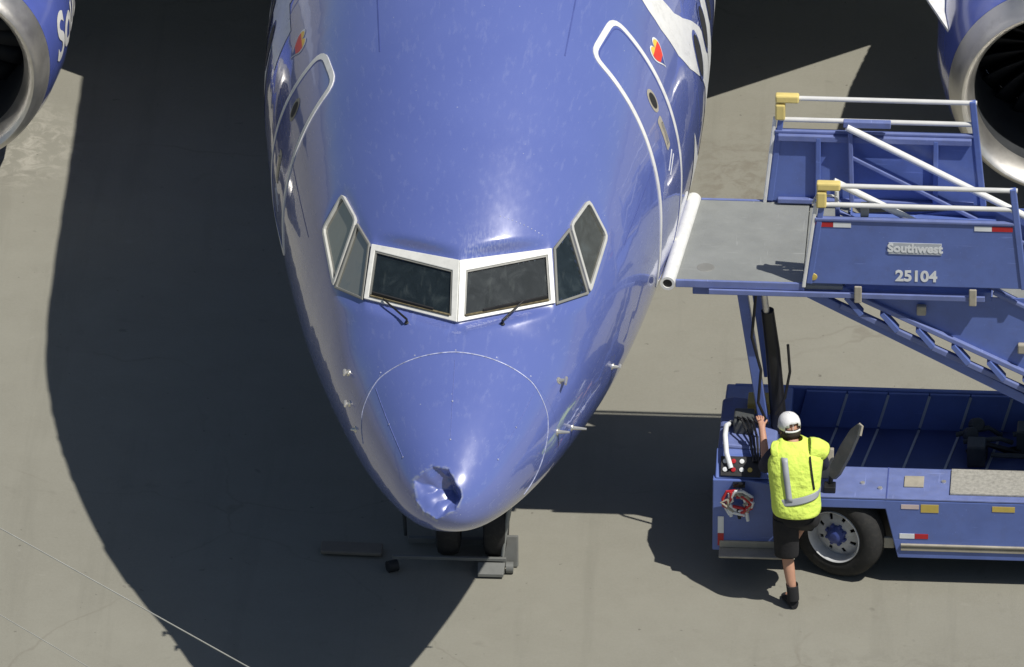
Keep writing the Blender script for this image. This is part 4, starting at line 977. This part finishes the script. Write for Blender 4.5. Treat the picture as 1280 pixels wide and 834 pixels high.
# head: face, ears, cap worn with the strap at the back
HC = Vector((2.682, 3.475, 1.545))-Vector((PX, PY, 0)); fdir = Vector((-.35, .9, -.12)).normalized(); rt = fdir.cross(Vector((0, 0, 1))).normalized(); upv = rt.cross(fdir)
def head_mesh():
    V = []; F = []; n, mm = 24, 16
    for i in range(mm+1):
        ph = math.pi*i/mm
        for k in range(n):
            t = 2*math.pi*k/n; x = math.sin(ph)*math.cos(t); y = math.sin(ph)*math.sin(t); z = math.cos(ph)
            sx, sy, sz = .076, .098, .118
            if z < -.2: sx *= 1-.35*(-z-.2); sy *= 1-.12*(-z-.2)
            p = Vector((x*sx, y*sy, z*sz))
            if y > .86 and -.35 < z < .1 and abs(x) < .22: p.y += .022*(1-abs(x)/.22)     # nose
            if y > .7 and -.62 < z < -.5 and abs(x) < .4: p.y += .006                      # lips
            if y > .75 and .0 < z < .2 and .2 < abs(x) < .5: p.y -= .008                   # eye sockets
            V.append(HC+rt*p.x+fdir*p.y+upv*p.z)
    for i in range(mm):
        for k in range(n): F.append((i*n+k, i*n+(k+1) % n, (i+1)*n+(k+1) % n, (i+1)*n+k))
    return V, F
V, F = head_mesh(); hd = MB().add(V, F).build("head", M['skin'], pe, smooth=True)
for s in (-1, 1):
    MB().lathe([(-.012, .028), (.004, .031), (.012, .022), (.006, .008)], HC+rt*s*.076-upv*.005-fdir*.01, rt*s, 14).build("ear", M['skin'], hd, smooth=True)
    MB().lathe([(0, .011), (.006, .008), (.008, .001)], HC+rt*s*.030+fdir*.090+upv*.012, fdir, 10).build("eye", M['rwhite'], hd, smooth=True)
MB().lathe([(0, .022), (.003, .018), (.004, .001)], HC+fdir*.089-upv*.062, fdir, 10).build("mouth", M['rred'], hd, smooth=True)
# hair below the cap
V = []; F = []; n = 24
for i, (z, g_) in enumerate(((.03, 1.06), (-.02, 1.06), (-.055, 1.02))):
    for k in range(n):
        t = math.pi+math.pi*(k/(n-1))*1.0
        V.append(HC+rt*math.cos(t)*.077*g_+fdir*math.sin(t)*.099*g_+upv*z)
for i in range(2):
    for k in range(n-1): F.append((i*n+k, i*n+k+1, (i+1)*n+k+1, (i+1)*n+k))
hr = obj("hair", V, F, M['hair'], hd, smooth=True); md = hr.modifiers.new("solid", 'SOLIDIFY'); md.thickness = .008
V = []; F = []; n = 32; prof = [(.000, 1.09), (.035, 1.11), (.065, 1.06), (.09, .93), (.110, .70), (.123, .40), (.129, .15), (.130, .01)]
for z, k_ in prof:
    for k in range(n):
        t = 2*math.pi*k/n; V.append(HC+upv*(z+.018)+rt*math.cos(t)*.079*k_+fdir*math.sin(t)*.100*k_)
for i in range(len(prof)-1):
    for k in range(n):
        if (i == 0 and abs(k-24) <= 4) or (i == 1 and abs(k-24) <= 2): continue            # strap opening at the back
        F.append((i*n+k, i*n+(k+1) % n, (i+1)*n+(k+1) % n, (i+1)*n+k))
cp = MB().add(V, F).build("cap", M['capw'], pe, smooth=True); md = cp.modifiers.new("solid", 'SOLIDIFY'); md.thickness = .005; md.offset = 1
V = [HC+upv*(.016)+rt*math.cos(t)*.082*1.09+fdir*math.sin(t)*.104*1.07 for t in np.linspace(math.pi*1.5-.75, math.pi*1.5+.75, 12)]
MB().lathe([(0, .010), (.005, .008), (.007, .001)], HC+upv*.150, upv, 10).build("cap_button", M['capw'], cp)
for k0 in range(3):
    t0 = math.pi*k0/3+.5; arc = []
    for j in range(13):
        ph = math.pi*j/12; arc.append(HC+upv*(.022+.130*math.sin(ph))+rt*math.cos(t0)*math.cos(ph)*.0885+fdir*math.sin(t0)*math.cos(ph)*.1115)
    MB().tube(arc, .0028, 6).build("cap_seam", M['seamc'], cp, smooth=True)
MB().tube(V, .009, 8).build("cap_strap", M['capw'], cp, smooth=True)
V = []; F = []
for j, e in enumerate((0, .5, 1)):
    for k in range(13):
        t = math.pi*(.18+.64*k/12); r_ = 1.08+e*.62*math.sin((t-math.pi*.18)/(.64)*1.0) if False else 1.06+e*.70*math.sin(math.pi*k/12)**.5
        V.append(HC+upv*(.022-.02*e)+rt*math.cos(t)*.079*(1.06+e*.12)+fdir*math.sin(t)*.100*r_)
F = [(j*13+k, j*13+k+1, (j+1)*13+k+1, (j+1)*13+k) for j in range(2) for k in range(12)]
br = obj("cap_brim", V, F, M['capw'], cp, smooth=True); md = br.modifiers.new("solid", 'SOLIDIFY'); md.thickness = .005
